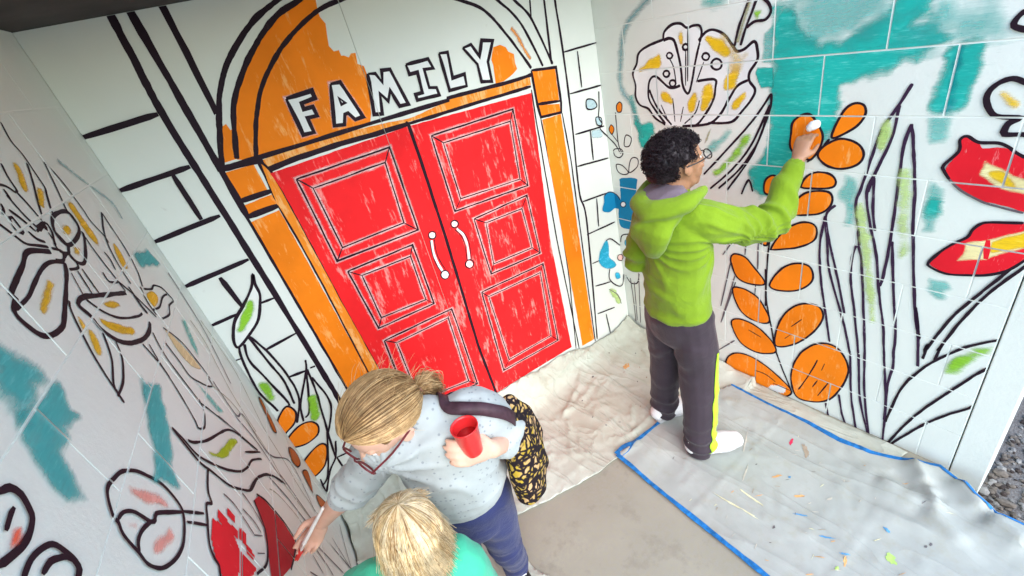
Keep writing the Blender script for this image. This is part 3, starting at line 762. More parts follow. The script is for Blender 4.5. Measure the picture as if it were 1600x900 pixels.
('L','ink',0.008,1,'754,1363 759,1305 760,1247 745,1198 722,1122 687,1065 637,1005 560,968 496,923 437,857 399,778'),
('L','ink',0.008,1,'754,1363 748,1317 745,1259 714,1195 667,1124 609,1058 554,1021 488,987 423,926'),
('F','lime',0.006,1,'690,1221 649,1176 574,1141 514,1108 501,1080 580,1121 620,1133 683,1192')]),
('L','painted_red_tulip','red streaked tulip low on the left wall',[
('F','red_solid',0.003,0,'892,1182 883,1148 875,1093 895,1074 968,1079 996,1067 1028,1123 1002,1135 975,1159 941,1178'),
('F','red_solid',0.003,0,'847,1162 852,1112 845,1080 858,1080 877,1124 867,1155'),
('F','red_solid',0.003,0,'808,1120 815,1094 825,1100 824,1123'),
('F','red_solid',0.003,0,'831,1067 824,1040 856,1047 857,1067'),
('F','red_solid',0.003,0,'900,1058 896,995 937,1030 957,1061'),
('F','red_solid',0.003,0,'855,1034 862,1000 875,1007 876,1034'),
('F','darkred',0,0,'665,990 615,954 609,902 604,802 622,733 656,725 744,772 818,837 868,876 887,909 805,922 725,938'),
('L','ink',0.008,1,'752,1216 819,1210 845,1192 864,1211 901,1204 960,1190 982,1169 989,1152 1009,1146 1031,1139'),
('L','ink',0.008,1,'665,990 729,931 832,929 908,989'),
('L','ink',0.008,1,'627,972 604,911 598,800 615,731 647,728 767,785'),
('L','ink',0.008,1,'646,1013 572,977 495,919 429,844 379,743'),
('L','inkgrey',0.005,1,'774,1145 768,1095 778,1046 792,996'),
('L','inkgrey',0.005,1,'692,1060 700,1000 725,938'),
('L','inkgrey',0.005,1,'749,1053 747,994 758,957'),
('L','inkgrey',0.005,1,'795,997 763,949'),
('L','inkgrey',0.005,1,'842,981 816,942')]),
('L','painted_bud','round flower bud outline with pink dabs on the left wall',[
('L','ink',0.008,3,'987,1455 956,1416 935,1355 939,1305 956,1284 1013,1274 1061,1289 1101,1318 1118,1355 1112,1384 1106,1423 1093,1440 1090,1454 1055,1479 1020,1472'),
('L','ink',0.008,1,'1089,1441 1068,1435 1049,1413 1038,1369 1026,1360 1011,1360 980,1325 948,1285'),
('L','ink',0.008,1,'1038,1369 1069,1385 1094,1389 1111,1381'),
('L','ink',0.008,1,'951,1292 898,1218'),
('L','ink',0.008,1,'963,1271 917,1200'),
('F','coral_wash',0.01,1,'1011,1433 989,1394 973,1360 972,1337 986,1357 1015,1411'),
('F','coral_wash',0.01,1,'1081,1425 1068,1402 1074,1400 1087,1418'),
('F','coral_wash',0.01,1,'1063,1345 1019,1317 1025,1306 1062,1320 1086,1345')]),
('L','painted_oval','thick dark ovals at the lower left edge of the left wall',[
('L','ink',0.01,1,'1196,1632 1186,1625 1176,1619 1173,1603 1182,1584 1191,1574 1212,1569 1235,1572 1264,1583 1273,1589'),
('L','ink',0.009,1,'1229,1598 1205,1603 1195,1603'),
('F','coral',0.006,1,'1222,1588 1215,1584 1230,1578 1243,1583'),
('L','ink',0.01,1,'1270,1552 1260,1553 1239,1553 1219,1546 1203,1534 1200,1515 1203,1492 1209,1482 1219,1480 1229,1483'),
('L','ink',0.008,1,'1247,1531 1226,1528 1214,1518 1205,1507 1204,1496')]),
('L','painted_teal_wash','soft teal brush marks on the left wall',[
('F','teal_smear',0.012,0,'1065,1664 1033,1648 968,1644 948,1634 975,1593 971,1579 1008,1581 1013,1595 1032,1573 1066,1577 1095,1533 1104,1514 1128,1537 1125,1567 1110,1606 1102,1637'),
('F','teal_smear',0.03,0,'986,1748 984,1735 977,1701 967,1659 1065,1654 1057,1672 1052,1698 1055,1709'),
('F','teal_smear',0.012,0,'720,1473 658,1430 741,1391 813,1352 860,1350 897,1313 941,1381 864,1400 787,1448 708,1484'),
('L','tealgrey',0.025,1,'316,1922 235,1849 148,1776 158,1725'),
('F','teal_smear',0.012,0,'261,1646 133,1611 109,1557 266,1606')]),
('L','painted_orange_leaf','',[
('F','rust',0,1,'97,674 52,607 76,564 149,604 160,663'),
('L','ink',0.006,3,'97,674 52,607 76,564 149,604 160,663')]),
('L','painted_orange_leaf','',[
('F','rust',0,1,'131,553 69,487 179,468 165,513'),
('L','ink',0.006,3,'131,553 69,487 179,468 165,513')]),
('L','painted_orange_leaf','',[
('F','rust',0,1,'156,424 112,317 136,299 205,401'),
('L','ink',0.006,3,'156,424 112,317 136,299 205,401')]),
('L','painted_orange_leaf','',[
('F','rust',0,1,'47,917 30,889 101,786 139,812 101,859'),
('L','ink',0.006,3,'47,917 30,889 101,786 139,812 101,859')])]
# ------------------------------------------------------------------ mural paints
def m_paint(name, c, patch=None, amount=0.0, soft=False, scale=26, alpha=1.0, streak=0.0):
    t = NT('paint_'+name); pos = t.geo()
    if soft:
        mp = t.n('ShaderNodeMapping'); mp.inputs['Rotation'].default_value = (R(38), R(20), R(30)); mp.inputs['Scale'].default_value = (.55, .28, 1.9); t.l(pos, mp.inputs['Vector']); vec = mp.outputs[0]
    else:
        mp = t.n('ShaderNodeMapping'); mp.inputs['Rotation'].default_value = (R(9), R(-7), 0); mp.inputs['Scale'].default_value = (1.5, 1.5, .34); t.l(pos, mp.inputs['Vector']); vec = mp.outputs[0]
    f = t.noise(scale, 6, .7, vec); g = t.noise(scale*5, 4, .7, vec); big = t.noise(5, 4)
    col = t.ramp(big, [(.3, tuple(x*.86 for x in c)), (.7, tuple(min(1, x*1.08) for x in c))])
    if patch is not None:
        mx = t.math('ADD', t.math('MULTIPLY', f, .65), t.math('MULTIPLY', g, .35))
        lo = .66 - .2*amount
        col = t.mix(t.math('MULTIPLY', t.ramp(mx, [(lo, (0, 0, 0)), (lo+.07, (1, 1, 1))]), .8), col, patch)
    t.color(col); t.rough(.6, .12); t.bump(g, .15, .002)
    if soft:
        at = t.n('ShaderNodeAttribute', attribute_name='cov').outputs['Fac']
        wv = t.math('ADD', t.math('MULTIPLY', f, .6), t.math('MULTIPLY', g, .5))
        a = t.math('ADD', t.math('MULTIPLY', at, 1.25), t.math('MULTIPLY', t.math('SUBTRACT', wv, .72), 1.5), )
        a = t.math('MULTIPLY', t.math('MULTIPLY', t.math('MAXIMUM', t.math('MINIMUM', a, 1.0), 0.0), alpha), t.math('MINIMUM', t.math('MULTIPLY', at, 6.0), 1.0))
        tr = t.n('ShaderNodeBsdfTransparent'); ms = t.n('ShaderNodeMixShader')
        t.l(a, ms.inputs[0]); t.l(tr.outputs[0], ms.inputs[1]); t.l(t.b.outputs[0], ms.inputs[2]); t.l(ms.outputs[0], t.out.inputs[0])
    return t.m
WP = (.76, .78, .73)
INK = (.020, .010, .017)
PAINT = {
 'ink': m_paint('ink', INK, (.10, .07, .09), .25, scale=60), 'inkgrey': m_paint('inkgrey', (.13, .105, .115), (.4, .38, .38), .45, scale=60),
 'inkpurple': m_paint('inkpurple', (.040, .018, .045), (.22, .17, .23), .45, scale=60),
 'orange': m_paint('orange', (.90, .225, .008), (.92, .42, .12), .55, scale=14), 'orange_thin': m_paint('orange_thin', (.86, .26, .02), (.86, .48, .18), .8, scale=18),
 'red': m_paint('red', (.84, .018, .021), (.88, .30, .26), .56, scale=13), 'red_solid': m_paint('red_solid', (.76, .014, .026), (.84, .22, .22), .45),
 'darkred': m_paint('darkred', (.46, .016, .026), (.5, .05, .05), .3), 'white': m_paint('white', (.80, .82, .795)), 'wallpaint': m_paint('wallpaint', WP),
 'blue': m_paint('blue', (.008, .21, .40), (.02, .30, .50), .3), 'rust': m_paint('rust', (.50, .12, .02), (.6, .3, .12), .5),
 'coral': m_paint('coral', (.82, .10, .045), (.85, .35, .2), .6, True), 'pinkdab': m_paint('pinkdab', (.75, .48, .42)),
 'paleblue': m_paint('paleblue', (.48, .66, .70), WP, .5, True, alpha=.8),
}
for nm, c, al in (('orange_soft', (.85, .30, .05), .9), ('rim', (.87, .62, .59), 1.0), ('teal', (.018, .44, .37), 1.0), ('teal_wash', (.06, .48, .43), .55), ('teal_deep', (.005, .25, .30), .8),
                  ('teal_smear', (.05, .40, .40), .85), ('tealgrey', (.20, .40, .42), .62), ('yellow', (.86, .55, .015), .97), ('yellow_wash', (.85, .62, .22), .6), ('ochre', (.80, .46, .01), .95),
                  ('green', (.26, .56, .03), .95), ('lime', (.42, .54, .01), .95), ('palegreen', (.52, .70, .22), .75), ('olive', (.36, .34, .17), .75), ('skyblue', (.02, .40, .60), .95),
                  ('cream', (.86, .76, .38), .95), ('creamdab', (.82, .64, .33), .8), ('coral_wash', (.85, .30, .24), .75)):
    PAINT[nm] = m_paint(nm, c, tuple(min(1, x*1.2+.09) for x in c), .6, True, alpha=al)
SOFT = {'orange_soft', 'rim', 'teal', 'teal_wash', 'teal_deep', 'teal_smear', 'tealgrey', 'yellow', 'yellow_wash', 'ochre', 'green', 'lime', 'palegreen', 'olive', 'skyblue', 'cream', 'creamdab', 'coral_wash', 'coral', 'paleblue'}

def parse(s): return [(int(a)/1000.0, int(b)/1000.0) for a, b in (q.split(',') for q in s.split())]
def catmull(p, closed, step=.0055):
    n = len(p)
    if n < 3: return list(p)
    out = []
    rng = range(n) if closed else range(n-1)
    for i in rng:
        a = p[(i-1) % n] if closed or i > 0 else p[0]; b = p[i]; c = p[(i+1) % n]; d = p[(i+2) % n] if closed or i+2 < n else p[-1]
        L_ = math.hypot(c[0]-b[0], c[1]-b[1]); k = max(1, min(24, int(L_/step)))
        for j in range(k):
            t = j/k; t2 = t*t; t3 = t2*t
            out.append(tuple(.5*((2*b[q]) + (-a[q]+c[q])*t + (2*a[q]-5*b[q]+4*c[q]-d[q])*t2 + (-a[q]+3*b[q]-3*c[q]+d[q])*t3) for q in (0, 1)))
    if not closed: out.append(p[-1])
    return out
def dense(p, closed, step=.03):
    out = []; n = len(p)
    for i in (range(n) if closed else range(n-1)):
        b = p[i]; c = p[(i+1) % n]; L_ = math.hypot(c[0]-b[0], c[1]-b[1]); k = max(1, int(L_/step))
        out += [(b[0]+(c[0]-b[0])*j/k, b[1]+(c[1]-b[1])*j/k) for j in range(k)]
    if not closed: out.append(p[-1])
    return out
def clip_rect(poly, r):
    for ax, s, lim in ((0, 1, r[0]), (0, -1, -r[2]), (1, 1, r[1]), (1, -1, -r[3])):
        out = []; n = len(poly)
        for i in range(n):
            a, b = poly[i-1], poly[i]; da, db = s*a[ax]-lim, s*b[ax]-lim
            if (da >= 0) != (db >= 0):
                t = da/(da-db); out.append(tuple(x+(y-x)*t for x, y in zip(a, b)))
            if db >= 0: out.append(b)
        poly = out
        if len(poly) < 3: return []
    return poly
def bbox_hit(w, poly):
    x0 = min(q[0] for q in poly); x1 = max(q[0] for q in poly); y0 = min(q[1] for q in poly); y1 = max(q[1] for q in poly)
    return [r for r in w.rects if r[0] < x1 and r[2] > x0 and r[1] < y1 and r[3] > y0]
def inside(pt, poly):
    x, y = pt; c = False; n = len(poly); j = n-1
    for i in range(n):
        xi, yi = poly[i]; xj, yj = poly[j]
        if (yi > y) != (yj > y) and x < (xj-xi)*(y-yi)/(yj-yi)+xi: c = not c
        j = i
    return c
def sdist(pt, poly):
    x, y = pt; best = 1e9; n = len(poly)
    for i in range(n):
        ax, ay = poly[i-1]; bx, by = poly[i]; dx, dy = bx-ax, by-ay
        L2 = dx*dx+dy*dy or 1e-12; t = max(0, min(1, ((x-ax)*dx+(y-ay)*dy)/L2))
        d = (x-ax-t*dx)**2+(y-ay-t*dy)**2
        if d < best: best = d
    best = math.sqrt(best)
    return best if inside(pt, poly) else -best
class Layer:
    """one paint mesh: faces lie on the block faces, one tiny step above the layer below"""
    def __init__(s): s.v, s.c, s.f, s.mi, s.mats = [], [], [], [], []
    def face(s, w, poly, off, mat):
        if mat not in s.mats: s.mats.append(mat)
        b = len(s.v)
        for q in poly: s.v.append(w.p(q[0], q[1], off)); s.c.append(q[2] if len(q) > 2 else 1.0)
        s.f.append(tuple(range(b, b+len(poly)))); s.mi.append(s.mats.index(mat))
    def build(s, name, parent):
        if not s.f: return None
        me = mesh_from(s.v, s.f, name)
        a = me.attributes.new('cov', 'FLOAT', 'POINT'); a.data.foreach_set('value', s.c)
        for m in s.mats: me.materials.append(PAINT[m])
        me.polygons.foreach_set('material_index', s.mi)
        return new_obj(name, me, None, parent)
STEP = .00002
def add_line(ly, w, mat, width, mode, pts, off):
    smooth, closed = mode & 1, bool(mode & 2)
    p = catmull(pts, closed) if smooth and len(pts) > 2 else dense(pts, closed, .025)
    n = len(p); soft = mat in SOFT; fq = .13 if smooth and len(pts) > 2 else .35
    if n < 2: return
    seed = random.uniform(0, 100); L_, Rr = [], []
    for i in range(n):
        a = p[(i-1) % n] if closed or i > 0 else p[i]; b = p[(i+1) % n] if closed or i < n-1 else p[i]
        q = p[i]
        d1 = Vector((q[0]-a[0], q[1]-a[1])); d2 = Vector((b[0]-q[0], b[1]-q[1]))
        if d1.length < 1e-7: d1 = d2
        if d2.length < 1e-7: d2 = d1
        if d1.length < 1e-7: d1 = d2 = Vector((1, 0))
        d1.normalize(); d2.normalize(); t = d1+d2
        t = t.normalized() if t.length > .2 else d2
        k = 1/max(.6, abs(t.dot(d2)))
        nn = Vector((-t.y, t.x))
        hw = width/2*(1+.28*noise.noise(Vector((seed, i*fq, 0)))+.12*noise.noise(Vector((seed, i*fq*3.5, 5))))*k
        if not closed and (i == 0 or i == n-1): hw *= .62
        wob = .0012*noise.noise(Vector((seed+9, i*fq, 2)))
        L_.append((q[0]+nn.x*(hw+wob), q[1]+nn.y*(hw+wob))); Rr.append((q[0]-nn.x*(hw-wob), q[1]-nn.y*(hw-wob)))
    for i in range(n if closed else n-1):
        j = (i+1) % n
        if soft:
            m0 = ((L_[i][0]+Rr[i][0])/2, (L_[i][1]+Rr[i][1])/2, 1.0); m1 = ((L_[j][0]+Rr[j][0])/2, (L_[j][1]+Rr[j][1])/2, 1.0)
            e0 = 0.0 if (not closed and i == 0) else 1.0; e1 = 0.0 if (not closed and j == n-1) else 1.0
            quads = [[(*L_[i], 0.0), (m0[0], m0[1], e0), (m1[0], m1[1], e1), (*L_[j], 0.0)], [(m0[0], m0[1], e0), (*Rr[i], 0.0), (*Rr[j], 0.0), (m1[0], m1[1], e1)]]
        else: quads = [[(*L_[i], 1.0), (*Rr[i], 1.0), (*Rr[j], 1.0), (*L_[j], 1.0)]]
        for qd in quads:
            for r in bbox_hit(w, qd):
                c = clip_rect(qd, r)
                if len(c) > 2: ly.face(w, c, off+r[4], mat)
def add_fill(ly, w, mat, soft, smooth, pts, off):
    p = catmull(pts, True, .007) if smooth else dense(pts, True, .02)
    if soft == 0:
        sd = random.uniform(0, 99)
        p = [(x+.0022*noise.noise(Vector((x*60, y*60, sd))), y+.0022*noise.noise(Vector((x*60, y*60, sd+7)))) for x, y in p]
        for r in bbox_hit(w, p):
            c = clip_rect(p, r)
            if len(c) < 3: continue
            v3 = [Vector((x, y, 0)) for x, y in c]
            for tri in tessellate_polygon([v3]): ly.face(w, [c[k] for k in tri], off+r[4], mat)
        return
    step = max(.0055, min(.014, soft*.6)); sd = random.uniform(0, 99)
    x0 = min(q[0] for q in p)-soft; x1 = max(q[0] for q in p)+soft; y0 = min(q[1] for q in p)-soft; y1 = max(q[1] for q in p)+soft
    x0 = max(x0, -.02); x1 = min(x1, w.len+.02); y0 = max(y0, 0); y1 = min(y1, CEIL)
    nx, ny = max(1, int((x1-x0)/step)), max(1, int((y1-y0)/step))
    def cov(x, y):
        d = sdist((x, y), p) + soft*.8*noise.noise(Vector((x*26, y*26, sd)))
        return max(0.0, min(1.0, .66+d/(1.35*soft)))
    g = [[(x0+(x1-x0)*i/nx, y0+(y1-y0)*j/ny) for i in range(nx+1)] for j in range(ny+1)]
    ca = [[cov(*q) for q in row] for row in g]
    for j in range(ny):
        for i in range(nx):
            q = [(*g[a][b], ca[a][b]) for a, b in ((j, i), (j, i+1), (j+1, i+1), (j+1, i))]
            if max(z[2] for z in q) <= 0.001: continue
            for r in bbox_hit(w, q):
                c = clip_rect(q, r)
                if len(c) > 2: ly.face(w, c, off+r[4], mat)
off_n = {'B': 0, 'L': 0, 'R': 0}
PARENT = {'B': wallB, 'L': wallL, 'R': wallR}
for wk, name, label, items in MURAL:
    ly = Layer(); w = W[wk]
    for it in items:
        off_n[wk] += 1; off = .0007 + STEP*off_n[wk]
        if it[0] == 'F': add_fill(ly, w, it[1], it[2], it[3], parse(it[4]), off)
        else: add_line(ly, w, it[1], it[2], it[3], parse(it[4]), off)
    o = ly.build(name, PARENT[wk])
    if o is not None and label: o['label'] = label
# ------------------------------------------------------------------ drop cloths on the floor
def seg_d(x, y, a, b):
    dx, dy = b[0]-a[0], b[1]-a[1]; L2 = dx*dx+dy*dy or 1e-9
    t = max(0, min(1, ((x-a[0])*dx+(y-a[1])*dy)/L2)); e = 1-abs(2*t-1)
    return math.hypot(x-a[0]-t*dx, y-a[1]-t*dy), min(1, .35+e*1.6)
def crease_sum(x, y, cr):
    z = 0
    for pl, h, wd in cr:
        best = 0
        if not (min(q[0] for q in pl)-.12 < x < max(q[0] for q in pl)+.12): continue
        for a, b in zip(pl[:-1], pl[1:]):
            if abs(x-(a[0]+b[0])/2) > .5 or abs(y-(a[1]+b[1])/2) > .5: continue
            d, e = seg_d(x, y, a, b)
            if d < 3.5*wd: k = math.exp(-(d/wd)**1.3); best = h*e*k if abs(h*e*k) > abs(best) else best
        z += best
    return z
def cloth_mesh(poly, zf, cell):
    p = dense(poly, True, cell*1.5)
    p = [(x+.006*fbm(x*9, y*9, 3), y+.006*fbm(x*9, y*9, 8)) for x, y in p]
    x0 = min(q[0] for q in p); x1 = max(q[0] for q in p); y0 = min(q[1] for q in p); y1 = max(q[1] for q in p)
    bm = bmesh.new()
    nx, ny = int((x1-x0)/cell)+1, int((y1-y0)/cell)+1
    for j in range(ny):
        for i in range(nx):
            r = (x0+i*cell, y0+j*cell, x0+(i+1)*cell, y0+(j+1)*cell)
            cs = [(r[0], r[1]), (r[2], r[1]), (r[2], r[3]), (r[0], r[3])]
            ins = [inside(c, p) for c in cs]
            if all(ins): pc = cs
            else:
                pc = clip_rect(p, r)
                if len(pc) < 3: continue
            vs = [bm.verts.new((a, b, 0)) for a, b in pc]
            if len(vs) <= 4:
                try: bm.faces.new(vs)
                except ValueError: pass
            else:
                for tri in tessellate_polygon([[v.co for v in vs]]):
                    try: bm.faces.new([vs[k] for k in tri])
                    except ValueError: pass
    bmesh.ops.remove_doubles(bm, verts=bm.verts, dist=.0004)
    for v in bm.verts: v.co.z = zf(v.co.x, v.co.y)
    bmesh.ops.recalc_face_normals(bm, faces=bm.faces)
    if sum(f.normal.z for f in bm.faces) < 0: bmesh.ops.reverse_faces(bm, faces=bm.faces)
    for f in bm.faces: f.smooth = True
    me = bpy.data.meshes.new('cloth'); bm.to_mesh(me); bm.free(); return me
rc = random.Random(12)
def rand_creases(n, x0, x1, y0, y1, hmin, hmax, wmin, wmax, ang=None):
    out = []
    for _ in range(n):
        x, y = rc.uniform(x0, x1), rc.uniform(y0, y1); a = rc.uniform(0, math.pi) if ang is None else ang+rc.gauss(0, .35)
        L_ = rc.uniform(.08, .30); pl = [(x, y)]
        for k in range(3):
            a += rc.gauss(0, .25); pl.append((pl[-1][0]+L_/3*math.cos(a), pl[-1][1]+L_/3*math.sin(a)))
        out.append((pl, rc.uniform(hmin, hmax), rc.uniform(wmin, wmax)))
    return out
CR = [([(1.446, 1.87), (1.159, 1.696), (.955, 1.593)], 0.0136, 0.0099), ([(1.333, 1.679), (1.108, 1.616), (.955, 1.593)], 0.0087, 0.0087), ([(.82, 1.83), (1.149, 1.82), (1.481, 1.83)], 0.0186, 0.0155),
      ([(.842, 1.686), (.974, 1.542)], 0.0074, 0.0074), ([(.977, 1.569), (.877, 1.446), (.82, 1.35)], 0.0087, 0.0081), ([(1.178, 1.233), (1.045, 1.268)], 0.0124, 0.0099), ([(1.316, 1.255), (1.144, 1.242)], 0.0124, 0.0087),
      ([(.982, 1.84), (.994, 1.612)], 0.0081, 0.0074), ([(1.463, 1.684), (1.455, 1.389)], 0.0099, 0.0087), ([(1.342, 1.748), (1.115, 1.676)], 0.0074, 0.0081), ([(.728, 1.47), (.964, 1.25)], 0.0062, 0.0087),
      ([(.0, 1.83), (-.03, 1.65), (-.1, 1.5)], 0.0279, 0.0186), ([(.1, 1.8), (.12, 1.6), (.05, 1.4)], 0.0248, 0.0174), ([(-.2, 1.6), (.1, 1.45), (.25, 1.35)], 0.0186, 0.0186), ([(.3, 1.8), (.3, 1.6)], 0.0186, 0.0186), ([(-.15, 1.75), (.2, 1.72)], 0.0186, 0.0186), ([(-.2, 1.35), (.1, 1.2)], 0.0186, 0.0155)]
CR += rand_creases(110, -.2, 1.7, 1.2, 1.85, .003, .009, .006, .012) + rand_creases(26, -.25, .4, 1.0, 1.85, .008, .02, .009, .016)
BUNCH = [(-.3, .09), (.45, .19), (.74, .185), (1.30, .125), (1.45, .055), (2, .05)]
def lerp_tab(x, tb):
    for (a, p), (b, q) in zip(tb[:-1], tb[1:]):
        if a <= x <= b: return p+(q-p)*(x-a)/(b-a)
    return tb[-1][1]
def canvas_z(x, y):
    z = .006 + crease_sum(x, y, CR) + .003*abs(fbm(x*7, y*7, 1)) + .0012*fbm(x*40, y*40, 4)
    dw = YB - y
    if dw < .22: z += lerp_tab(x, BUNCH)*(1+.12*fbm(x*7, 1, 2))*math.exp(-((max(0, dw-.012))/.060)**1.25)
    dr = 1.83 - x
    if dr < .15 and y > 1.0: z += (.045+.03*fbm(y*6, 3, 2))*math.exp(-(max(0, dr-.03)/.05)**1.3)
    dl = x + .238 + (YB-y)*.113
    if dl < .15: z += (.03+.03*fbm(y*7, 7, 2))*math.exp(-(max(0, dl-.01)/.05)**1.3)
    return max(.005, z)
def crumple(t, sets):
    """long sharp creases of a rumpled sheet: ridged, stretched noise in several directions"""
    tot = None
    for scale, rz, stretch, wt in sets:
        mp = t.n('ShaderNodeMapping'); mp.inputs['Rotation'].default_value = (0, 0, R(rz)); mp.inputs['Scale'].default_value = (1.0, stretch, 1.0); t.l(t.geo(), mp.inputs['Vector'])
        n_ = t.noise(scale, 2.5, .5, mp.outputs[0], '3D', .6)
        rdg = t.math('SUBTRACT', 1.0, t.math('ABSOLUTE', t.math('SUBTRACT', t.math('MULTIPLY', n_, 2.0), 1.0)))
        h = t.math('MULTIPLY', t.math('POWER', rdg, 9.0), wt); tot = h if tot is None else t.math('ADD', tot, h)
    return tot
def m_canvas():
    t = NT('canvas'); a = t.noise(2.5, 6, .65); b = t.noise(9, 6, .7); w = t.noise(380, 2, .5); d = t.noise(40, 6, .8)
    col = t.ramp(a, [(.32, (.43, .43, .345)), (.55, (.53, .56, .47)), (.75, (.58, .62, .53))])
    st = t.math('MULTIPLY', t.ramp(b, [(.56, (0, 0, 0)), (.70, (1, 1, 1))]), .30)
    col = t.mix(st, col, (.36, .29, .21))
    dd = t.math('MULTIPLY', t.ramp(d, [(.68, (0, 0, 0)), (.76, (1, 1, 1))]), .45)
    t.color(t.mix(dd, col, (.24, .20, .16))); t.rough(.9, .1); t.bump(t.math('ADD', t.math('MULTIPLY', w, .04), crumple(t, ((3.2, 30, .35, 1.0), (4.5, -40, .3, .8), (7.5, 80, .35, .5)))), .9, .009); return t.m
canvas_poly = [(-.225, 1.868), (.6, 1.868), (1.812, 1.868), (1.822, 1.5), (1.832, 1.1), (1.842, .75), (1.850, .45), (1.852, .33), (1.70, .36), (1.62, .6), (1.55, .95), (1.35, 1.13), (.99, 1.195), (.86, 1.205), (.741, 1.226), (.586, 1.26), (.416, 1.317), (.335, 1.31), (.33, 1.20), (.335, 1.08), (.37, .98), (.36, .80), (.2, .55), (-.36, .55), (-.33, .9), (-.285, 1.40)]
canvas = new_obj('drop_cloth', cloth_mesh(canvas_poly, canvas_z, .0125), m_canvas())
tag(canvas, 'crumpled off white canvas drop cloth bunched against the door wall', 'drop cloth')
sm = canvas.modifiers.new('t', 'SOLIDIFY'); sm.thickness = .0025; sm.offset = -1

SHEET = [(.975, 1.205), (1.129, 1.192), (1.425, 1.185), (1.579, 1.140), (1.742, 1.069), (1.736, .872), (1.743, .69), (1.732, .546), (1.749, .427), (1.796, .307), (1.846, .215), (1.800, .140), (1.756, .090), (1.740, .022), (1.755, -.045), (1.772, -.137), (1.70, -.40), (1.0, -.42), (.962, .0), (.962, .459), (.968, .784)]
CS = rand_creases(50, 1.0, 1.75, -.1, 1.15, .0015, .004, .007, .012, R(20)) + rand_creases(30, 1.0, 1.75, -.1, 1.15, .0015, .004, .005, .010, R(110))
CS += [([(1.80, .30), (1.70, .22), (1.62, .16)], .045, .03), ([(1.62, .36), (1.60, .2), (1.54, .05)], .03, .035), ([(1.80, .16), (1.70, .05), (1.66, -.08)], .05, .05), ([(1.50, .30), (1.52, .12)], .018, .02), ([(1.70, .33), (1.66, .24), (1.68, .15)], -.02, .02),
       ([(.99, 1.19), (1.06, 1.18), (1.12, 1.18)], .012, .012)]
def sheet_z(x, y):
    base = .010 + crease_sum(x, y, CS) + .002*abs(fbm(x*8, y*8, 1))
    # lies over the canvas where that runs beneath it
    if y > 1.0 or x > 1.55:
        base += max(0, min(1, max((y-1.0)/.1, (x-1.55)/.06)))*.012
    base += .0025*math.exp(-((y-.78)/.006)**2) + .0025*math.exp(-((x-1.36)/.006)**2) + .0025*math.exp(-((y-.30)/.006)**2)
    return max(.009, base)
def m_sheet():
    t = NT('coated_sheet'); a = t.noise(3, 6, .65); b = t.noise(16, 6, .7); d = t.noise(55, 6, .8)
    col = t.ramp(a, [(.32, (.33, .35, .315)), (.62, (.405, .425, .385))])
    col = t.mix(t.math('MULTIPLY', t.ramp(b, [(.52, (0, 0, 0)), (.72, (1, 1, 1))]), .5), col, (.34, .325, .235))
    dd = t.math('MULTIPLY', t.ramp(d, [(.70, (0, 0, 0)), (.77, (1, 1, 1))]), .40)
    t.color(t.mix(dd, col, (.22, .20, .18))); t.rough(.7, .2); t.bump(crumple(t, ((3.5, 28, .22, .9), (6.0, 38, .2, .6), (4.0, 110, .3, .45))), .8, .006); return t.m
sheet = new_obj('painters_sheet', cloth_mesh(SHEET, sheet_z, .015), m_sheet())
tag(sheet, 'grey white painters sheet with blue taped border under the boy', 'drop cloth')
sm = sheet.modifiers.new('t', 'SOLIDIFY'); sm.thickness = .0015; sm.offset = -1
M_TAPE = plain('blue_tape', (.014, .17, .46), .6, .5, 45, .2)
def tape(pts, wd, name='tape_border', lift=.0022, ease=None):
    p = dense(pts, False, .012); vs, fs = [], []; n = len(p)
    for i, q in enumerate(p):
        a = p[max(0, i-1)]; b = p[min(n-1, i+1)]; d = Vector((b[0]-a[0], b[1]-a[1])).normalized()
        ww = (wd(i/(n-1)) if callable(wd) else wd)*(1+.35*fbm(q[0]*11, q[1]*11, 6))
        for s in (0.5, -.5):
            x, y = q[0]-d.y*ww*s, q[1]+d.x*ww*s
            z = sheet_z(min(max(x, .967), 9), y)+lift; vs.append((x, y, z))
        for s in (0.5, -.5):
            x, y = q[0]-d.y*ww*s, q[1]+d.x*ww*s; vs.append((x, y, vs[-2][2]-.0016))
    for i in range(n-1):
        a, b = i*4, i*4+4
        fs += [(a, a+1, b+1, b), (a, b, b+2, a+2), (a+1, a+3, b+3, b+1)]
    return new_obj(name, fix(mesh_from(vs, fs, name)), M_TAPE, sheet)
tape([(.966, -.40), (.966, .0), (.968, .459), (.972, .784), (.980, 1.200)], .021)
tape([(.978, 1.196), (1.055, 1.196), (1.129, 1.187), (1.425, 1.180)], lambda f: .046 if f < .16 else (.046-.03*min(1, (f-.16)/.1)))
tape([(1.733, 1.073), (1.729, .872), (1.735, .69), (1.724, .546), (1.741, .427), (1.788, .310), (1.838, .222), (1.792, .148), (1.746, .096), (1.731, .025), (1.745, -.045), (1.76, -.13)], lambda f: .012+.012*math.exp(-((f-.42)/.14)**2)+(.05*(f-.93)/.07 if f > .93 else 0))
# paint drips and spatters on the cloths
def spatter(cx, cy, rx, ry, ang, c, parent, zf, seed):
    rr = random.Random(seed); n = 18; vs = [(cx, cy)]; fs = []
    for i in range(n):
        a = 2*math.pi*i/n; k = 1+.35*rr.uniform(-1, 1)
        x, y = rx*k*math.cos(a), ry*k*math.sin(a); vs.append((cx+x*math.cos(ang)-y*math.sin(ang), cy+x*math.sin(ang)+y*math.cos(ang)))
    fs = [(0, i+1, (i+1) % n+1) for i in range(n)]
    return new_obj('paint_spatter', mesh_from([(x, y, zf(x, y)+.0016) for x, y in vs], fs), c, parent)
SP = {k: plain('spatter_'+k, c, .5, .2, 40) for k, c in dict(red=(.62, .03, .09), brown=(.36, .29, .21), orange=(.66, .36, .14), blue=(.10, .30, .52), green=(.42, .64, .16), yellow=(.68, .66, .42), dark=(.14, .13, .13), tan=(.52, .49, .40)).items()}
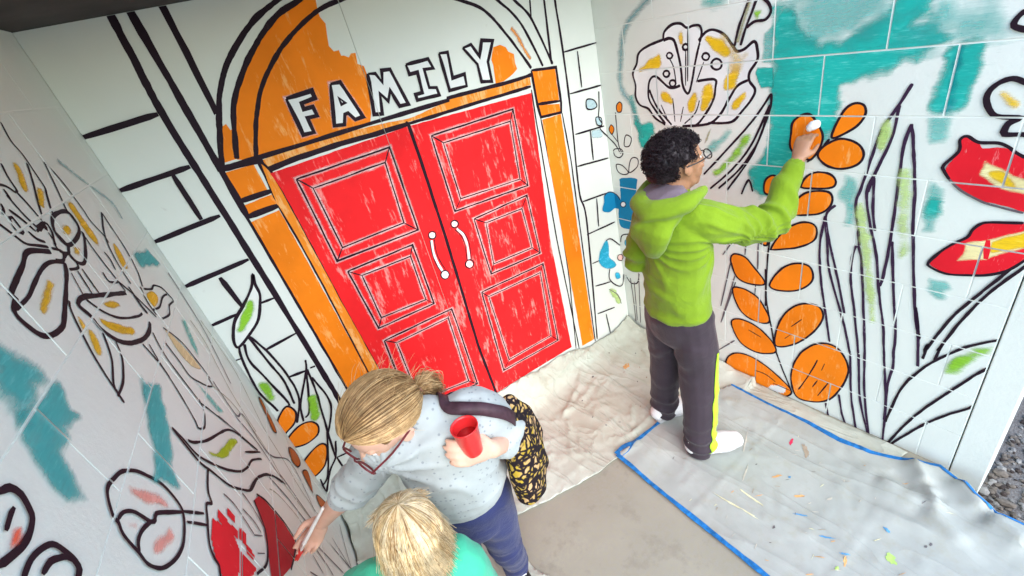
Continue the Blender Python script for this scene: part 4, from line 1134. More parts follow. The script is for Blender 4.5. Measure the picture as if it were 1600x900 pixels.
SPL = [(1.583, .679, .016, .006, .2, 'red'), (1.583, .616, .026, .010, .8, 'brown'), (1.560, .600, .014, .006, .3, 'brown'), (1.379, .633, .022, .005, -.5, 'orange'), (1.352, .524, .020, .006, -.6, 'orange'), (1.211, .291, .018, .005, .3, 'orange'),
       (1.43, .247, .012, .006, 1.2, 'blue'), (1.41, .595, .007, .005, 0, 'blue'), (1.255, .374, .026, .004, -1.0, 'blue'), (1.237, .303, .018, .004, -1.0, 'blue'), (1.33, .196, .022, .013, .6, 'green'), (1.136, .68, .085, .004, -1.45, 'yellow'), (1.215, .65, .05, .005, -1.6, 'yellow'),
       (1.157, .523, .009, .004, 0, 'dark'), (1.474, .129, .007, .004, 0, 'dark'), (1.455, .137, .005, .004, 0, 'dark'), (1.165, .299, .010, .005, 0, 'green'), (1.275, .484, .024, .003, -1.0, 'blue'), (1.419, .44, .016, .004, -.4, 'tan'), (1.30, .73, .05, .0035, .3, 'tan'), (1.45, .82, .06, .003, .4, 'tan')]
rs = random.Random(5)
for _ in range(60): SPL.append((rs.uniform(1.02, 1.68), rs.uniform(.1, 1.02), rs.uniform(.003, .016), rs.uniform(.0008, .0018), rs.uniform(-1.2, .4), rs.choice(['tan', 'tan', 'tan', 'dark', 'brown', 'yellow', 'orange'])))
for i, (x, y, a, b, an, k) in enumerate(SPL): spatter(x, y, a, b, an, SP[k], sheet, sheet_z, i)
for i, (x, y, a, b, an, k) in enumerate([(1.497, 1.61, .026, .014, -.2, 'orange'), (1.45, 1.585, .008, .005, 0, 'tan'), (1.30, 1.70, .008, .005, 0, 'dark')] + [(rs.uniform(.5, 1.7), rs.uniform(1.32, 1.8), rs.uniform(.003, .008), rs.uniform(.002, .004), rs.uniform(-1, 1), rs.choice(['dark', 'brown', 'tan'])) for _ in range(26)]):
    spatter(x, y, a, b, an, SP[k], canvas, canvas_z, 100+i)

# ------------------------------------------------------------------ gravel outside, beyond the pier
def m_gravel():
    t = NT('gravel'); a = t.noise(9, 6); b = t.noise(130, 5, .7)
    t.color(t.mix(t.ramp(b, [(.4, (0, 0, 0)), (.65, (1, 1, 1))]), t.ramp(a, [(.3, (.08, .065, .055)), (.7, (.20, .18, .16))]), (.26, .25, .235))); t.rough(.9, .2); t.bump(b, .8, .01); return t.m
gpoly = [(1.70, -300), (1.70, .25), (300, .25), (300, -300)]
gb = new_obj('gravel_bed', mesh_from([(x, y, -.10) for x, y in gpoly], [tuple(range(len(gpoly)))]), m_gravel()); gb['kind'] = 'structure'
bm = bmesh.new(); rg = random.Random(8)
for _ in range(2600):
    u = rg.random(); x = 1.74+2.2*u**1.9; y = rg.uniform(-.30-.3*u, .095)
    s = rg.uniform(.004, .012)*(1+.9*(rg.random() < .08))
    mt = Matrix.Translation((x, y, -.10+s*.4)) @ Matrix.Rotation(rg.uniform(0, 6), 4, 'Z') @ Matrix.Rotation(rg.uniform(-.6, .6), 4, 'X') @ Matrix.Diagonal((s*rg.uniform(.8, 1.7), s, s*.65, 1))
    g = bmesh.ops.create_icosphere(bm, subdivisions=1, radius=1, matrix=mt)
    k = rg.choice([0, 0, 1, 1, 2])
    for v in g['verts']:
        for f in v.link_faces: f.material_index = k
me = bpy.data.meshes.new('pebbles'); bm.to_mesh(me); bm.free()
for c in ((.24, .23, .21), (.15, .125, .10), (.045, .033, .028)): me.materials.append(plain('pebble', c, .85, .4, 60))
pb = new_obj('pebbles', me); pb['kind'] = 'stuff'; tag(pb, 'loose grey gravel and dark litter beyond the wall end', 'gravel')
# ------------------------------------------------------------------ people: builders
V = Vector
def ring_frame(t, side):
    t = t.normalized(); s = side - t*side.dot(t)
    if s.length < 1e-4:
        s = V((1, 0, 0)) - t*t.x
        if s.length < 1e-3: s = V((0, 1, 0)) - t*t.y
    s.normalize(); return s, t.cross(s).normalized()
def tube(bm, path, rad, flat=1.0, side=V((1, 0, 0)), seg=14, sub=3):
    """closed tapered tube; rad along side, rad*flat across; ends rounded"""
    path = [V(p) for p in path]; n = len(path)
    flat = flat if isinstance(flat, (list, tuple)) else [flat]*n
    P, Rd, Fl = [], [], []
    for i in range(n-1):
        a = path[i-1] if i else path[0]*2-path[1]; b, c = path[i], path[i+1]; d = path[i+2] if i+2 < n else c*2-b
        for k in range(sub):
            t = k/sub; P.append(.5*((2*b)+(c-a)*t+(2*a-5*b+4*c-d)*t*t+(3*b-a-3*c+d)*t**3))
            tt = t*t*(3-2*t); Rd.append(rad[i]*(1-tt)+rad[i+1]*tt); Fl.append(flat[i]*(1-tt)+flat[i+1]*tt)
    P.append(path[-1]); Rd.append(rad[-1]); Fl.append(flat[-1])
    t0 = (P[0]-P[1]).normalized(); t1 = (P[-1]-P[-2]).normalized()
    pre = [(P[0]+t0*Rd[0]*min(1, Fl[0])*math.sin(a), Rd[0]*math.cos(a), Fl[0]) for a in (1.25, .75, .35)]
    post = [(P[-1]+t1*Rd[-1]*min(1, Fl[-1])*math.sin(a), Rd[-1]*math.cos(a), Fl[-1]) for a in (.35, .75, 1.25)]
    allr = pre+list(zip(P, Rd, Fl))+post; m = len(allr); rings = []
    for i, (p, r, fl) in enumerate(allr):
        t = allr[min(m-1, i+1)][0]-allr[max(0, i-1)][0]; s, q = ring_frame(t, side)
        rings.append([bm.verts.new(p+s*r*math.cos(2*math.pi*k/seg)+q*r*fl*math.sin(2*math.pi*k/seg)) for k in range(seg)])
    for a, b in zip(rings[:-1], rings[1:]):
        for k in range(seg): bm.faces.new((a[k], a[(k+1) % seg], b[(k+1) % seg], b[k]))
    bm.faces.new(rings[0][::-1]); bm.faces.new(rings[-1])
def ball(bm, c, r, ax=None, sub=2):
    """ellipsoid: r=(along ax[0],ax[1],ax[2])"""
    m = Matrix.Identity(4)
    ax = ax or (V((1, 0, 0)), V((0, 1, 0)), V((0, 0, 1)))
    for j in range(3):
        for i in range(3): m[i][j] = ax[j][i]*r[j]
    for i in range(3): m[i][3] = c[i]
    bmesh.ops.create_icosphere(bm, subdivisions=sub, radius=1.0, matrix=m)
def finish(bm, name, mat, parent=None, voxel=.006, smooth=3, disp=None, fac=.5):
    bmesh.ops.recalc_face_normals(bm, faces=bm.faces)
    me = bpy.data.meshes.new('tmp'); bm.to_mesh(me); bm.free()
    o = bpy.data.objects.new('tmp', me); COL.objects.link(o)
    rm = o.modifiers.new('r', 'REMESH'); rm.mode = 'VOXEL'; rm.voxel_size = voxel
    dg = bpy.context.evaluated_depsgraph_get(); dg.update()
    me2 = bpy.data.meshes.new_from_object(o.evaluated_get(dg)); bpy.data.objects.remove(o); bpy.data.meshes.remove(me)
    b = bmesh.new(); b.from_mesh(me2)
    for _ in range(smooth): bmesh.ops.smooth_vert(b, verts=b.verts, factor=fac, use_axis_x=True, use_axis_y=True, use_axis_z=True)
    if disp:
        b.normal_update()
        for v, d in [(v, disp(v.co, v.normal)) for v in b.verts]: v.co += v.normal*d
        bmesh.ops.smooth_vert(b, verts=b.verts, factor=.3, use_axis_x=True, use_axis_y=True, use_axis_z=True)
    for f in b.faces: f.smooth = True
    b.to_mesh(me2); b.free(); me2.name = name; me2.materials.clear(); me2.materials.append(mat)
    return new_obj(name, me2, None, parent)
def hand(bm, wrist, dirv, palm_n, thumb_side, curl, k=1.0, spread=.10, grip=0.0):
    """palm plus five separate fingers; palm_n points out of the palm, thumb_side +1/-1 along dir x palm_n"""
    d = dirv.normalized(); n = (palm_n - d*palm_n.dot(d)).normalized(); s = d.cross(n)*thumb_side      # s towards the thumb
    tube(bm, [wrist, wrist+d*.030*k, wrist+d*.075*k], [.019*k, .030*k, .034*k], [.75, .55, .42], side=s, seg=12)
    for i, (off, ln) in enumerate(((.026, .062), (.0085, .070), (-.009, .065), (-.026, .052))):
        b = wrist+d*.076*k+s*off*k; dd = (d+s*off*spread*20).normalized(); pts = [b-dd*.012*k, b]; ang = 0
        for seg, fr in enumerate((.42, .32, .26)):
            ang += curl[i]*(0.75 if seg == 0 else 1.0)
            dirn = dd*math.cos(ang)+n*math.sin(ang); pts.append(pts[-1]+dirn*ln*fr*k)
        tube(bm, pts, [.0085*k, .0085*k, .0082*k, .0075*k, .0062*k], 1.0, side=s, seg=8, sub=2)
    b = wrist+d*.022*k+s*.022*k; t1 = (d*.65+s*.62+n*.45).normalized(); t2 = (d*.85+s*(.25-grip)+n*(.45+grip*.5)).normalized()
    tube(bm, [b-t1*.008*k, b+t1*.028*k, b+t1*.030*k+t2*.024*k, b+t1*.030*k+t2*.046*k], [.0125*k, .0105*k, .0092*k, .0072*k], 1.0, side=s, seg=8, sub=2)
def head_shape(bm, c, fh, uh, k=1.0):
    rh = fh.cross(uh)                                     # towards the person's right
    ball(bm, c+uh*.018*k-fh*.010*k, (.073*k, .092*k, .090*k), (rh, fh, uh), 3)
    tube(bm, [c+fh*.030*k+uh*.01*k, c+fh*.050*k-uh*.045*k, c+fh*.058*k-uh*.088*k], [.062*k, .050*k, .026*k], .72, side=rh)
    tube(bm, [c-uh*.03*k+fh*.0*k, c+fh*.03*k-uh*.075*k], [.060*k, .042*k], .8, side=rh)
    tube(bm, [c+fh*.080*k+uh*.008*k, c+fh*.097*k-uh*.026*k], [.0075*k, .0125*k], .9, side=rh, seg=10)
    for s in (-1, 1):
        ball(bm, c+fh*.088*k-uh*.028*k+rh*s*.010*k, (.007*k, .008*k, .006*k), (rh, fh, uh), 1)
        ball(bm, c+fh*.066*k+uh*.020*k+rh*s*.030*k, (.022*k, .012*k, .008*k), (rh, fh, uh), 1)
        ball(bm, c+fh*.062*k-uh*.022*k+rh*s*.036*k, (.022*k, .018*k, .016*k), (rh, fh, uh), 1)
        ball(bm, c-fh*.008*k-uh*.008*k+rh*s*.077*k, (.008*k, .018*k, .029*k), (rh, (fh*.95+uh*.2).normalized(), (uh*.95-fh*.2).normalized()), 2)
        tube(bm, [c-fh*.022*k+uh*.012*k+rh*s*.084*k, c-fh*.026*k-uh*.012*k+rh*s*.085*k], [.006*k, .005*k], 1, side=fh, seg=8)
    tube(bm, [c+fh*.083*k-uh*.054*k-rh*.017*k, c+fh*.090*k-uh*.053*k, c+fh*.083*k-uh*.054*k+rh*.017*k], [.0045*k, .0062*k, .0045*k], .9, side=uh, seg=8)
    tube(bm, [c+fh*.080*k-uh*.064*k-rh*.014*k, c+fh*.086*k-uh*.065*k, c+fh*.080*k-uh*.064*k+rh*.014*k], [.0045*k, .0065*k, .0045*k], .9, side=uh, seg=8)
def face_bits(c, fh, uh, k, parent, iris):
    rh = fh.cross(uh)
    for s in (-1, 1):
        b = bmesh.new(); ball(b, c+fh*.0660*k+uh*.0035*k+rh*s*.030*k, (.0115*k, .008*k, .0085*k), (rh, fh, uh), 2)
        me = bpy.data.meshes.new('eye'); b.to_mesh(me); b.free()
        for p in me.polygons: p.use_smooth = True
        new_obj('eye', me, M_EYE, parent)
        b = bmesh.new(); ball(b, c+fh*.0720*k+uh*.002*k+rh*s*.030*k, (.0052*k, .003*k, .0052*k), (rh, fh, uh), 2)
        me = bpy.data.meshes.new('iris'); b.to_mesh(me); b.free(); new_obj('iris', me, iris, parent)
def strand(vs, fs, mi, pts, r0, r1, mat):
    n = len(pts); base = len(vs)
    for i, p in enumerate(pts):
        t = (pts[min(n-1, i+1)]-pts[max(0, i-1)]); s, q = ring_frame(t if t.length > 1e-6 else V((0, 0, 1)), V((.3, .5, .8)))
        r = r0+(r1-r0)*i/(n-1)
        for a in (0, 2.09, 4.19): vs.append(p+s*r*math.cos(a)+q*r*math.sin(a))
    for i in range(n-1):
        for k in range(3):
            a = base+i*3; fs.append((a+k, a+(k+1) % 3, a+3+(k+1) % 3, a+3+k)); mi.append(mat)
def strands_obj(name, vs, fs, mi, mats, parent):
    me = mesh_from(vs, fs, name, True)
    for m in mats: me.materials.append(m)
    me.polygons.foreach_set('material_index', mi); return new_obj(name, me, None, parent)
def m_skin(name, c):
    t = NT(name); a = t.noise(18, 5); b = t.noise(220, 4)
    t.color(t.ramp(a, [(.3, tuple(x*.88 for x in c)), (.7, tuple(min(1, x*1.06) for x in c))])); t.rough(.48, .4)
    t.b.inputs['Subsurface Weight'].default_value = .12; t.b.inputs['Subsurface Radius'].default_value = (.010, .004, .002); t.b.inputs['Subsurface Scale'].default_value = .6
    t.bump(b, .08, .001); return t.m
def m_cloth(name, c, var=.16, weave=420, bump=.25, rough=.85, heather=0.0, hc=(.3, .3, .3)):
    t = NT(name); a = t.noise(7, 5); w = t.noise(weave, 2, .5); b = t.noise(60, 4, .7)
    col = t.ramp(a, [(.3, tuple(x*(1-var) for x in c)), (.7, tuple(min(1, x*(1+var*.5)) for x in c))])
    if heather: col = t.mix(t.math('MULTIPLY', t.ramp(t.noise(150, 3, .6), [(.48, (0, 0, 0)), (.62, (1, 1, 1))]), heather), col, hc)
    t.color(col); t.rough(rough, .12)
    t.b.inputs['Sheen Weight'].default_value = .15
    cr = t.noise(16, 5, .6, None, '3D', 1.6)
    t.bump(t.math('ADD', t.math('MULTIPLY', cr, 5.0), t.math('ADD', w, t.math('MULTIPLY', b, .7))), bump*1.6, .0022); return t.m
def m_hair(name, c, rough=.45):
    t = NT(name); a = t.noise(45, 3); t.color(t.ramp(a, [(.3, tuple(x*.7 for x in c)), (.7, tuple(min(1, x*1.25) for x in c))])); t.rough(rough, .35); return t.m
M_EYE = plain('eye_white', (.75, .73, .70), .25, .05, 30); M_IRIS = plain('iris_brown', (.03, .018, .012), .2, .1, 30)
M_WHITE_RUBBER = plain('white_rubber', (.78, .77, .75), .5, .1, 40); M_BLACK = plain('black_plastic', (.02, .018, .02), .3, .2, 30, spec=.5)
def folds(co, amp, freq, d, seed):
    """soft cloth folds running across direction d"""
    q = co.dot(d); w = noise.noise(co*6+V((seed, 0, 0)))*1.6
    m = .5+.5*noise.noise(co*9+V((0, seed, 3)))
    return amp*m*math.sin(q*freq+w*3.0)
def ridge(x, p=2.0): return (.5+.5*math.sin(x))**p
def shoe(name, heel, toe, parent, mat, sole, h=.075, w=.040):
    heel, toe = V(heel), V(toe); d = (toe-heel); L_ = d.length; d.normalize(); s = V((d.y, -d.x, 0))
    b = bmesh.new(); z = V((0, 0, 1))
    tube(b, [heel+d*.03+z*.05, heel+d*L_*.35+z*.048, heel+d*L_*.65+z*.036, heel+d*L_*.92+z*.028], [w*.82, w*.9, w*1.05, w*.85], [1.05, .95, .75, .6], side=s)
    tube(b, [heel+d*.035+z*.05, heel+d*.045+z*h*1.15], [w*.82, w*.85], 1.0, side=s)
    o = finish(b, name, mat, parent, .006, 3)
    b = bmesh.new()
    tube(b, [heel+d*.02+z*.013, heel+d*L_*.35+z*.013, heel+d*L_*.68+z*.013, heel+d*L_*.95+z*.015], [w*.86, w*.84, w*1.08, w*.8], [.32, .32, .27, .3], side=s)
    finish(b, 'sole', sole, o, .005, 2)
    b2 = bmesh.new()
    for i in range(4):
        c = heel+d*L_*(.42+.09*i)+z*(.083-.011*i)
        tube(b2, [c-s*w*.5, c+z*.004, c+s*w*.5], [.0032]*3, 1, side=d, seg=8)
    me = bpy.data.meshes.new('laces'); b2.to_mesh(me); b2.free(); new_obj('laces', me, sole, o)
    return o
# ------------------------------------------------------------------ boy in the lime hoodie
SK_B = m_skin('skin_boy', (.36, .185, .105)); M_LIME = m_cloth('lime_fleece', (.175, .285, .014), .14); M_LINING = m_cloth('grey_lining', (.155, .12, .15), .2)
M_TRACK = m_cloth('charcoal_track', (.040, .029, .037), .2, 500, .15, .6); M_NEON = m_cloth('neon_stripe', (.40, .66, .03), .1); M_CURL = m_hair('black_curls', (.012, .006, .009), .5)
M_SOLE = plain('grey_sole', (.42, .42, .41), .7, .2, 60)
Bf = V((.985, -.17, 0)).normalized(); Bs = V((Bf.y, -Bf.x, 0)); Z3 = V((0, 0, 1))      # Bs: his right
hc = V((1.372, 1.072, 1.388)); fh = V((.93, -.34, .06)).normalized(); uh = (Z3-fh*Z3.dot(fh)).normalized()
neck = V((1.352, 1.082, 1.245)); shR = V((1.380, .958, 1.180)); shL = V((1.328, 1.178, 1.175)); elR = V((1.592, .842, 1.120)); wrR = V((1.742, .838, 1.285))
elL = V((1.300, 1.235, .985)); wrL = V((1.46, 1.265, .955)); pel = V((1.350, 1.090, .76)); hipR = V((1.345, 1.012, .74)); hipL = V((1.358, 1.168, .74))
knR = V((1.338, .985, .42)); knL = V((1.362, 1.178, .43)); anR = V((1.268, .938, .085)); anL = V((1.335, 1.195, .085))
b = bmesh.new(); head_shape(b, hc, fh, uh, 1.0)
tube(b, [hc-uh*.05-fh*.015, neck], [.052, .056], 1, side=Bs)
tube(b, [neck, V((1.352, 1.078, 1.17)), V((1.348, 1.08, 1.0)), pel], [.052, .098, .098, .105], [.9, .55, .60, .70], side=Bs)
tube(b, [V((1.355, 1.04, 1.165)), shR-V((0, 0, .01)), elR-V((0, 0, .01)), wrR], [.042, .040, .033, .025], 1, side=Z3)
tube(b, [V((1.34, 1.12, 1.165)), shL-V((0, 0, .01)), elL, wrL], [.042, .040, .033, .026], 1, side=Z3)
for h, k, a in ((hipR, knR, anR), (hipL, knL, anL)):
    tube(b, [h, k, a, a-V((0, 0, .05))], [.075, .052, .036, .036], 1, side=Bs); tube(b, [a-V((0, 0, .04)), a-V((0, 0, .05))+Bf*.12], [.03, .028], .7, side=Bs)
hd = (V((1.800, .842, 1.372))-wrR).normalized()
hand(b, wrR, hd, V((.60, .05, -.40)), -1, (.50, .55, .60, .70), .92, grip=.2)
hand(b, wrL, V((.9, .1, -.1)), V((0, -1, -.3)), 1, (.5, .55, .6, .65), .92)
boy = finish(b, 'person', SK_B, None, .0045, 3, fac=.45)
tag(boy, 'child in lime green hoodie and charcoal track trousers painting the block wall', 'person')
face_bits(hc, fh, uh, 1.0, boy, M_IRIS)
# hoodie
b = bmesh.new()
tube(b, [V((1.350, 1.082, 1.265)), V((1.352, 1.078, 1.215)), V((1.352, 1.078, 1.13)), V((1.348, 1.082, 1.0)), V((1.342, 1.088, .88)), V((1.346, 1.090, .775)), V((1.350, 1.090, .715))],
     [.066, .104, .144, .150, .150, .152, .146], [.85, .70, .66, .72, .76, .76, .74], side=Bs, seg=22)
tube(b, [V((1.36, 1.03, 1.185)), shR+V((0, 0, -.005)), (shR+elR)/2+V((.01, -.01, -.03)), elR+V((.005, -.005, -.015)), (elR+wrR)/2+V((0, 0, -.005)), wrR-(wrR-elR)*.16], [.076, .072, .064, .061, .050, .039], 1, side=Z3)
tube(b, [V((1.335, 1.13, 1.18)), shL, (shL+elL)/2+V((-.005, .005, 0)), elL+V((-.005, .005, -.01)), (elL+wrL)/2, wrL-(wrL-elL)*.12], [.076, .068, .062, .060, .049, .040], 1, side=Z3)
def hood_disp(co, n):
    w = noise.noise(co*7)*1.8; m = .35+.65*max(0, .5+noise.noise(co*8+V((3, 1, 7))))
    arm = max(0, 1-(co-(shR+V((.02, -.02, -.09)))).length/.34)                       # folds raying out from the armpit
    q = co-(shR+V((.02, -.02, -.09))); th = math.atan2(q.z, q.dot(Bf)*.7+q.dot(-Bs)*.7)
    d = .018*arm*ridge(th*15+w*1.4, 2.5)*m
    ax = (elR-shR).normalized(); da = max(0, 1-(co-elR).length/.20); e2 = (wrR-elR).normalized()
    d += .022*da*(ridge((co-elR).dot((ax+e2).normalized())*92+w*2.0, 2.2)-.35)
    dl = max(0, 1-(co-elL).length/.18); d += .014*dl*(ridge((co-elL).dot(V((.3, .1, .9)))*85+w*2, 2)-.35)
    if co.z < 1.0 and da <= 0: d += .013*m*(ridge(co.z*44+co.dot(Bs)*14+w*2.2, 2.0)-.3)*min(1, (1.0-co.z)/.12)
    d += .004*noise.noise(co*22)
    if co.z < .745: d += -.004+.0016*math.sin(math.atan2(co.y-1.09, co.x-1.348)*75)
    elif co.z < .80: d += .008*math.exp(-((co.z-.768)/.018)**2)
    return d
hoodie = finish(b, 'hoodie', M_LIME, boy, .005, 5, hood_disp)
# hood lying on the back, open side up
back = -Bf
b = bmesh.new()
arc = []
for i in range(13):
    a = R(-118+236*i/12); e = math.cos(a)
    arc.append(V((1.345, 1.082, 1.275)) + back*(.118*e-.005) - Bs*(.108*math.sin(a)) + Z3*(-.030*max(0, e)+.012*abs(math.sin(a))))
tube(b, arc, [.018, .026, .034, .038, .042, .046, .048, .046, .042, .038, .034, .026, .018], 1.0, side=Z3, sub=2)
tube(b, [V((1.31, 1.085, 1.23))+back*.03, V((1.30, 1.085, 1.175))+back*.075, V((1.31, 1.085, 1.10))+back*.085, V((1.32, 1.085, 1.055))+back*.075], [.105, .098, .070, .030], [.55, .55, .5, .5], side=Bs)
finish(b, 'hood', M_LIME, boy, .005, 6, lambda co, n: .016*(ridge(co.dot(V((.45, .55, .7)))*70+noise.noise(co*9)*3, 2.2)-.4)*(.4+.6*abs(noise.noise(co*8))))
b = bmesh.new()
ball(b, V((1.318, 1.084, 1.288))+back*.022, (.098, .078, .034), (Bs, (back*.93-Z3*.36).normalized(), (Z3*.93+back*.36).normalized()), 3)
tube(b, [V((1.360, 1.175, 1.285)), V((1.30, 1.150, 1.292)), V((1.262, 1.088, 1.282)), V((1.29, 1.02, 1.288)), V((1.345, .99, 1.28))], [.018, .022, .024, .022, .018], .7, side=Z3)
finish(b, 'hood_lining', M_LINING, boy, .005, 4, lambda co, n: .004*(ridge(co.dot(V((.5, 1, .4)))*95+noise.noise(co*14)*2)-.4))
# ribbed cuffs
for nm, p, q, r in (('cuff', wrR-(wrR-elR)*.22, wrR-(wrR-elR)*.10, .035), ('cuff', wrL-(wrL-elL)*.16, wrL-(wrL-elL)*.02, .036)):
    b = bmesh.new(); tube(b, [p, q], [r*1.1, r], 1, side=Z3, seg=18); finish(b, nm, M_LIME, boy, .005, 2, lambda co, n: .0015*math.sin(math.atan2(n.y, n.z)*40))
# trousers
b = bmesh.new()
tube(b, [V((1.350, 1.090, .80)), V((1.348, 1.090, .73)), V((1.350, 1.090, .66))], [.135, .150, .150], [.80, .78, .74], side=Bs, seg=20)
tube(b, [V((1.345, 1.015, .72)), V((1.345, 1.000, .58)), knR, V((1.300, .958, .24)), V((1.272, .940, .12)), V((1.270, .938, .068))], [.090, .092, .082, .074, .068, .066], 1.0, side=Bs)
tube(b, [V((1.358, 1.165, .72)), V((1.360, 1.172, .58)), knL, V((1.350, 1.190, .24)), V((1.338, 1.195, .14)), V((1.336, 1.195, .085))], [.088, .090, .080, .072, .067, .064], 1.0, side=Bs)
def tr_disp(co, n):
    w = noise.noise(co*8)*2
    d = .011*(ridge(co.dot(V((.35, .25, .9)))*38+w*2, 2)-.3)*(.3+.7*abs(noise.noise(co*6)))
    if co.z < .26: d += .020*(1-co.z/.26)*(ridge(co.z*100+w*2+co.x*20, 2)-.35)
    return d
trs = finish(b, 'trousers', M_TRACK, boy, .0065, 3, tr_disp)
# neon side stripe down the right leg, laid on the cloth
bpy.context.view_layer.update()
from mathutils.bvhtree import BVHTree
def bvh_of(o):
    return BVHTree.FromPolygons([v.co.copy() for v in o.data.vertices], [tuple(p.vertices) for p in o.data.polygons])
tv = bvh_of(trs); vs, fs = [], []
axis = [V((1.345, 1.000, .58)), V((1.345, .992, .50)), knR, V((1.320, .970, .33)), V((1.300, .958, .24)), V((1.284, .948, .17)), V((1.272, .940, .11)), V((1.270, .938, .06))]
sd = (Bs*.98+Bf*.22).normalized(); pr = (Bf*.98-Bs*.22).normalized()
cnt = 0
for i in range(len(axis)-1):
    for k in range(6):
        t = k/6; c = axis[i].lerp(axis[i+1], t); f = (i+t)/(len(axis)-1); wd = .006+.022*min(1, f*2.2)+.010*max(0, f-.8)*5
        row = []
        for j in range(5):
            a = (j/4-.5)*2*wd; o_ = c+sd*.25+pr*(a+.012); h = tv.ray_cast(o_, -sd)
            row.append((h[0] if h[0] is not None else o_-sd*.17)+sd*.0025)
        vs += row; cnt += 1
for i in range(cnt-1):
    for j in range(4): a = i*5+j; fs.append((a, a+1, a+6, a+5))
st = new_obj('side_stripe', fix(mesh_from(vs, fs, 'side_stripe', True)), M_NEON, trs)
sm = st.modifiers.new('s', 'SOLIDIFY'); sm.thickness = .003
shoe('shoe', (1.215, .968, .018), (1.442, .838, .018), boy, M_WHITE_RUBBER, M_SOLE, w=.050, h=.085)
shoe('shoe', (1.268, 1.212, .018), (1.500, 1.135, .018), boy, M_WHITE_RUBBER, M_SOLE, w=.050, h=.085)
# curly hair
rhd = fh.cross(uh); hcen = hc+uh*.026-fh*.020
b = bmesh.new(); ball(b, hcen, (.088, .103, .094), (rhd, fh, uh), 4)
ball(b, hcen-fh*.045-uh*.04, (.070, .055, .060), (rhd, fh, uh), 3)
def curl_ok(d):      # d in head axes (side, front, up)
    if d.y > .45 and d.z < .42: return False
    if d.y > .15 and d.z < -.05: return False
    if d.z < -.62: return False
    if abs(d.x) > .75 and d.y > -.25 and d.z < -.12: return False
    return True
hb = finish(b, 'hair', M_CURL, boy, .006, 2, lambda co, n: .004*noise.noise(co*70) if curl_ok(V(((co-hcen).dot(rhd)/.088, (co-hcen).dot(fh)/.103, (co-hcen).dot(uh)/.094)).normalized()) else -.022)
rr = random.Random(21); vs, fs, mi = [], [], []
for _ in range(2300):
    d = V((rr.gauss(0, 1), rr.gauss(0, 1), rr.gauss(0, 1))).normalized()
    if not curl_ok(d): continue
    p = hcen + rhd*d.x*.090 + fh*d.y*.105 + uh*d.z*.096; nrm = (p-hcen).normalized()
    s, q = ring_frame(nrm, V((rr.uniform(-1, 1), rr.uniform(-1, 1), rr.uniform(-1, 1)))); r = rr.uniform(.0035, .0065); turns = rr.uniform(1.0, 1.8); h = rr.uniform(.006, .017); ph = rr.uniform(0, 6)
    pts = [p+nrm*(h*t-.004)+(s*math.cos(ph+turns*6.28*t)+q*math.sin(ph+turns*6.28*t))*r for t in [i/8 for i in range(9)]]
    strand(vs, fs, mi, pts, .0016, .0011, 0)
strands_obj('hair_curls', vs, fs, mi, [M_CURL], hb)
# glasses
b = bmesh.new()
for s in (-1, 1):
    c = hc+fh*.100+uh*.004+rhd*s*.032
    tube(b, [c+rhd*.024*math.cos(a)+uh*.017*math.sin(a) for a in [i*.5236 for i in range(13)]], [.0024]*13, 1, side=fh, seg=8, sub=1)
    tube(b, [c+rhd*s*.024+uh*.006, hc+fh*.04+uh*.008+rhd*s*.080, hc-fh*.02+uh*.008+rhd*s*.086], [.0024]*3, 1, side=uh, seg=8)
tube(b, [hc+fh*.102+uh*.006-rhd*.010, hc+fh*.104+uh*.009, hc+fh*.102+uh*.006+rhd*.010], [.0022]*3, 1, side=uh, seg=8)
me = bpy.data.meshes.new('glasses'); b.to_mesh(me); b.free(); new_obj('glasses', me, M_BLACK, boy)
# small sponge pressed on the wall by his raised hand
b = bmesh.new(); tip = V((1.826, .834, 1.386))
tube(b, [tip+V((.004, -.011, .008)), tip+V((0, .0, .004)), tip+V((-.002, .011, -.004))], [.017, .019, .016], .75, side=V((.6, 0, .8)), seg=14)
sponge = finish(b, 'paint_sponge', plain('white_foam', (.80, .80, .77), .85, .12, 70, .5), None, .0035, 2, lambda co, n: .0015*noise.noise(co*160))
tag(sponge, 'small white sponge pressed to an orange leaf by the raised hand', 'sponge')
# ------------------------------------------------------------------ girl in the grey sweater, bending to the left wall
SK_G = m_skin('skin_girl', (.66, .40, .29)); M_JEANS = m_cloth('indigo_denim', (.030, .038, .118), .25, 500, .3, .7)
def m_sweater():
    t = NT('grey_sweater'); a = t.noise(8, 5); w = t.noise(420, 2, .5)
    vo = t.n('ShaderNodeTexVoronoi'); vo.inputs['Scale'].default_value = 62; t.l(t.geo(), vo.inputs['Vector'])
    dots = t.ramp(vo.outputs['Distance'], [(.16, (1, 1, 1)), (.24, (0, 0, 0))])
    col = t.ramp(a, [(.3, (.33, .365, .36)), (.7, (.42, .455, .45))]); col = t.mix(t.math('MULTIPLY', dots, .55), col, (.15, .165, .19))
    t.color(col); t.rough(.9, .1); t.b.inputs['Sheen Weight'].default_value = .2; t.bump(t.math('ADD', w, t.noise(90, 4, .7)), .3, .0018); return t.m
M_SWEAT = m_sweater()
HG = [m_hair('blonde_dark', (.24, .135, .055)), m_hair('blonde_mid', (.40, .25, .11)), m_hair('blonde_light', (.56, .38, .19))]
Gf = V((-.45, -.89, 0)).normalized(); Gs = V((Gf.y, -Gf.x, 0))                                   # Gs: her right
hc = V((.066, .940, 1.208)); fh = V((-.85, -.15, -.42)).normalized(); uh = (V((-.10, -.16, 1))-fh*V((-.10, -.16, 1)).dot(fh)).normalized(); rhd = fh.cross(uh)
neck = V((.150, .905, 1.150)); shR = V((.040, .945, 1.135)); shL = V((.262, .850, 1.135)); elR = V((-.078, 1.048, .985)); wrR = V((-.190, 1.132, .862))
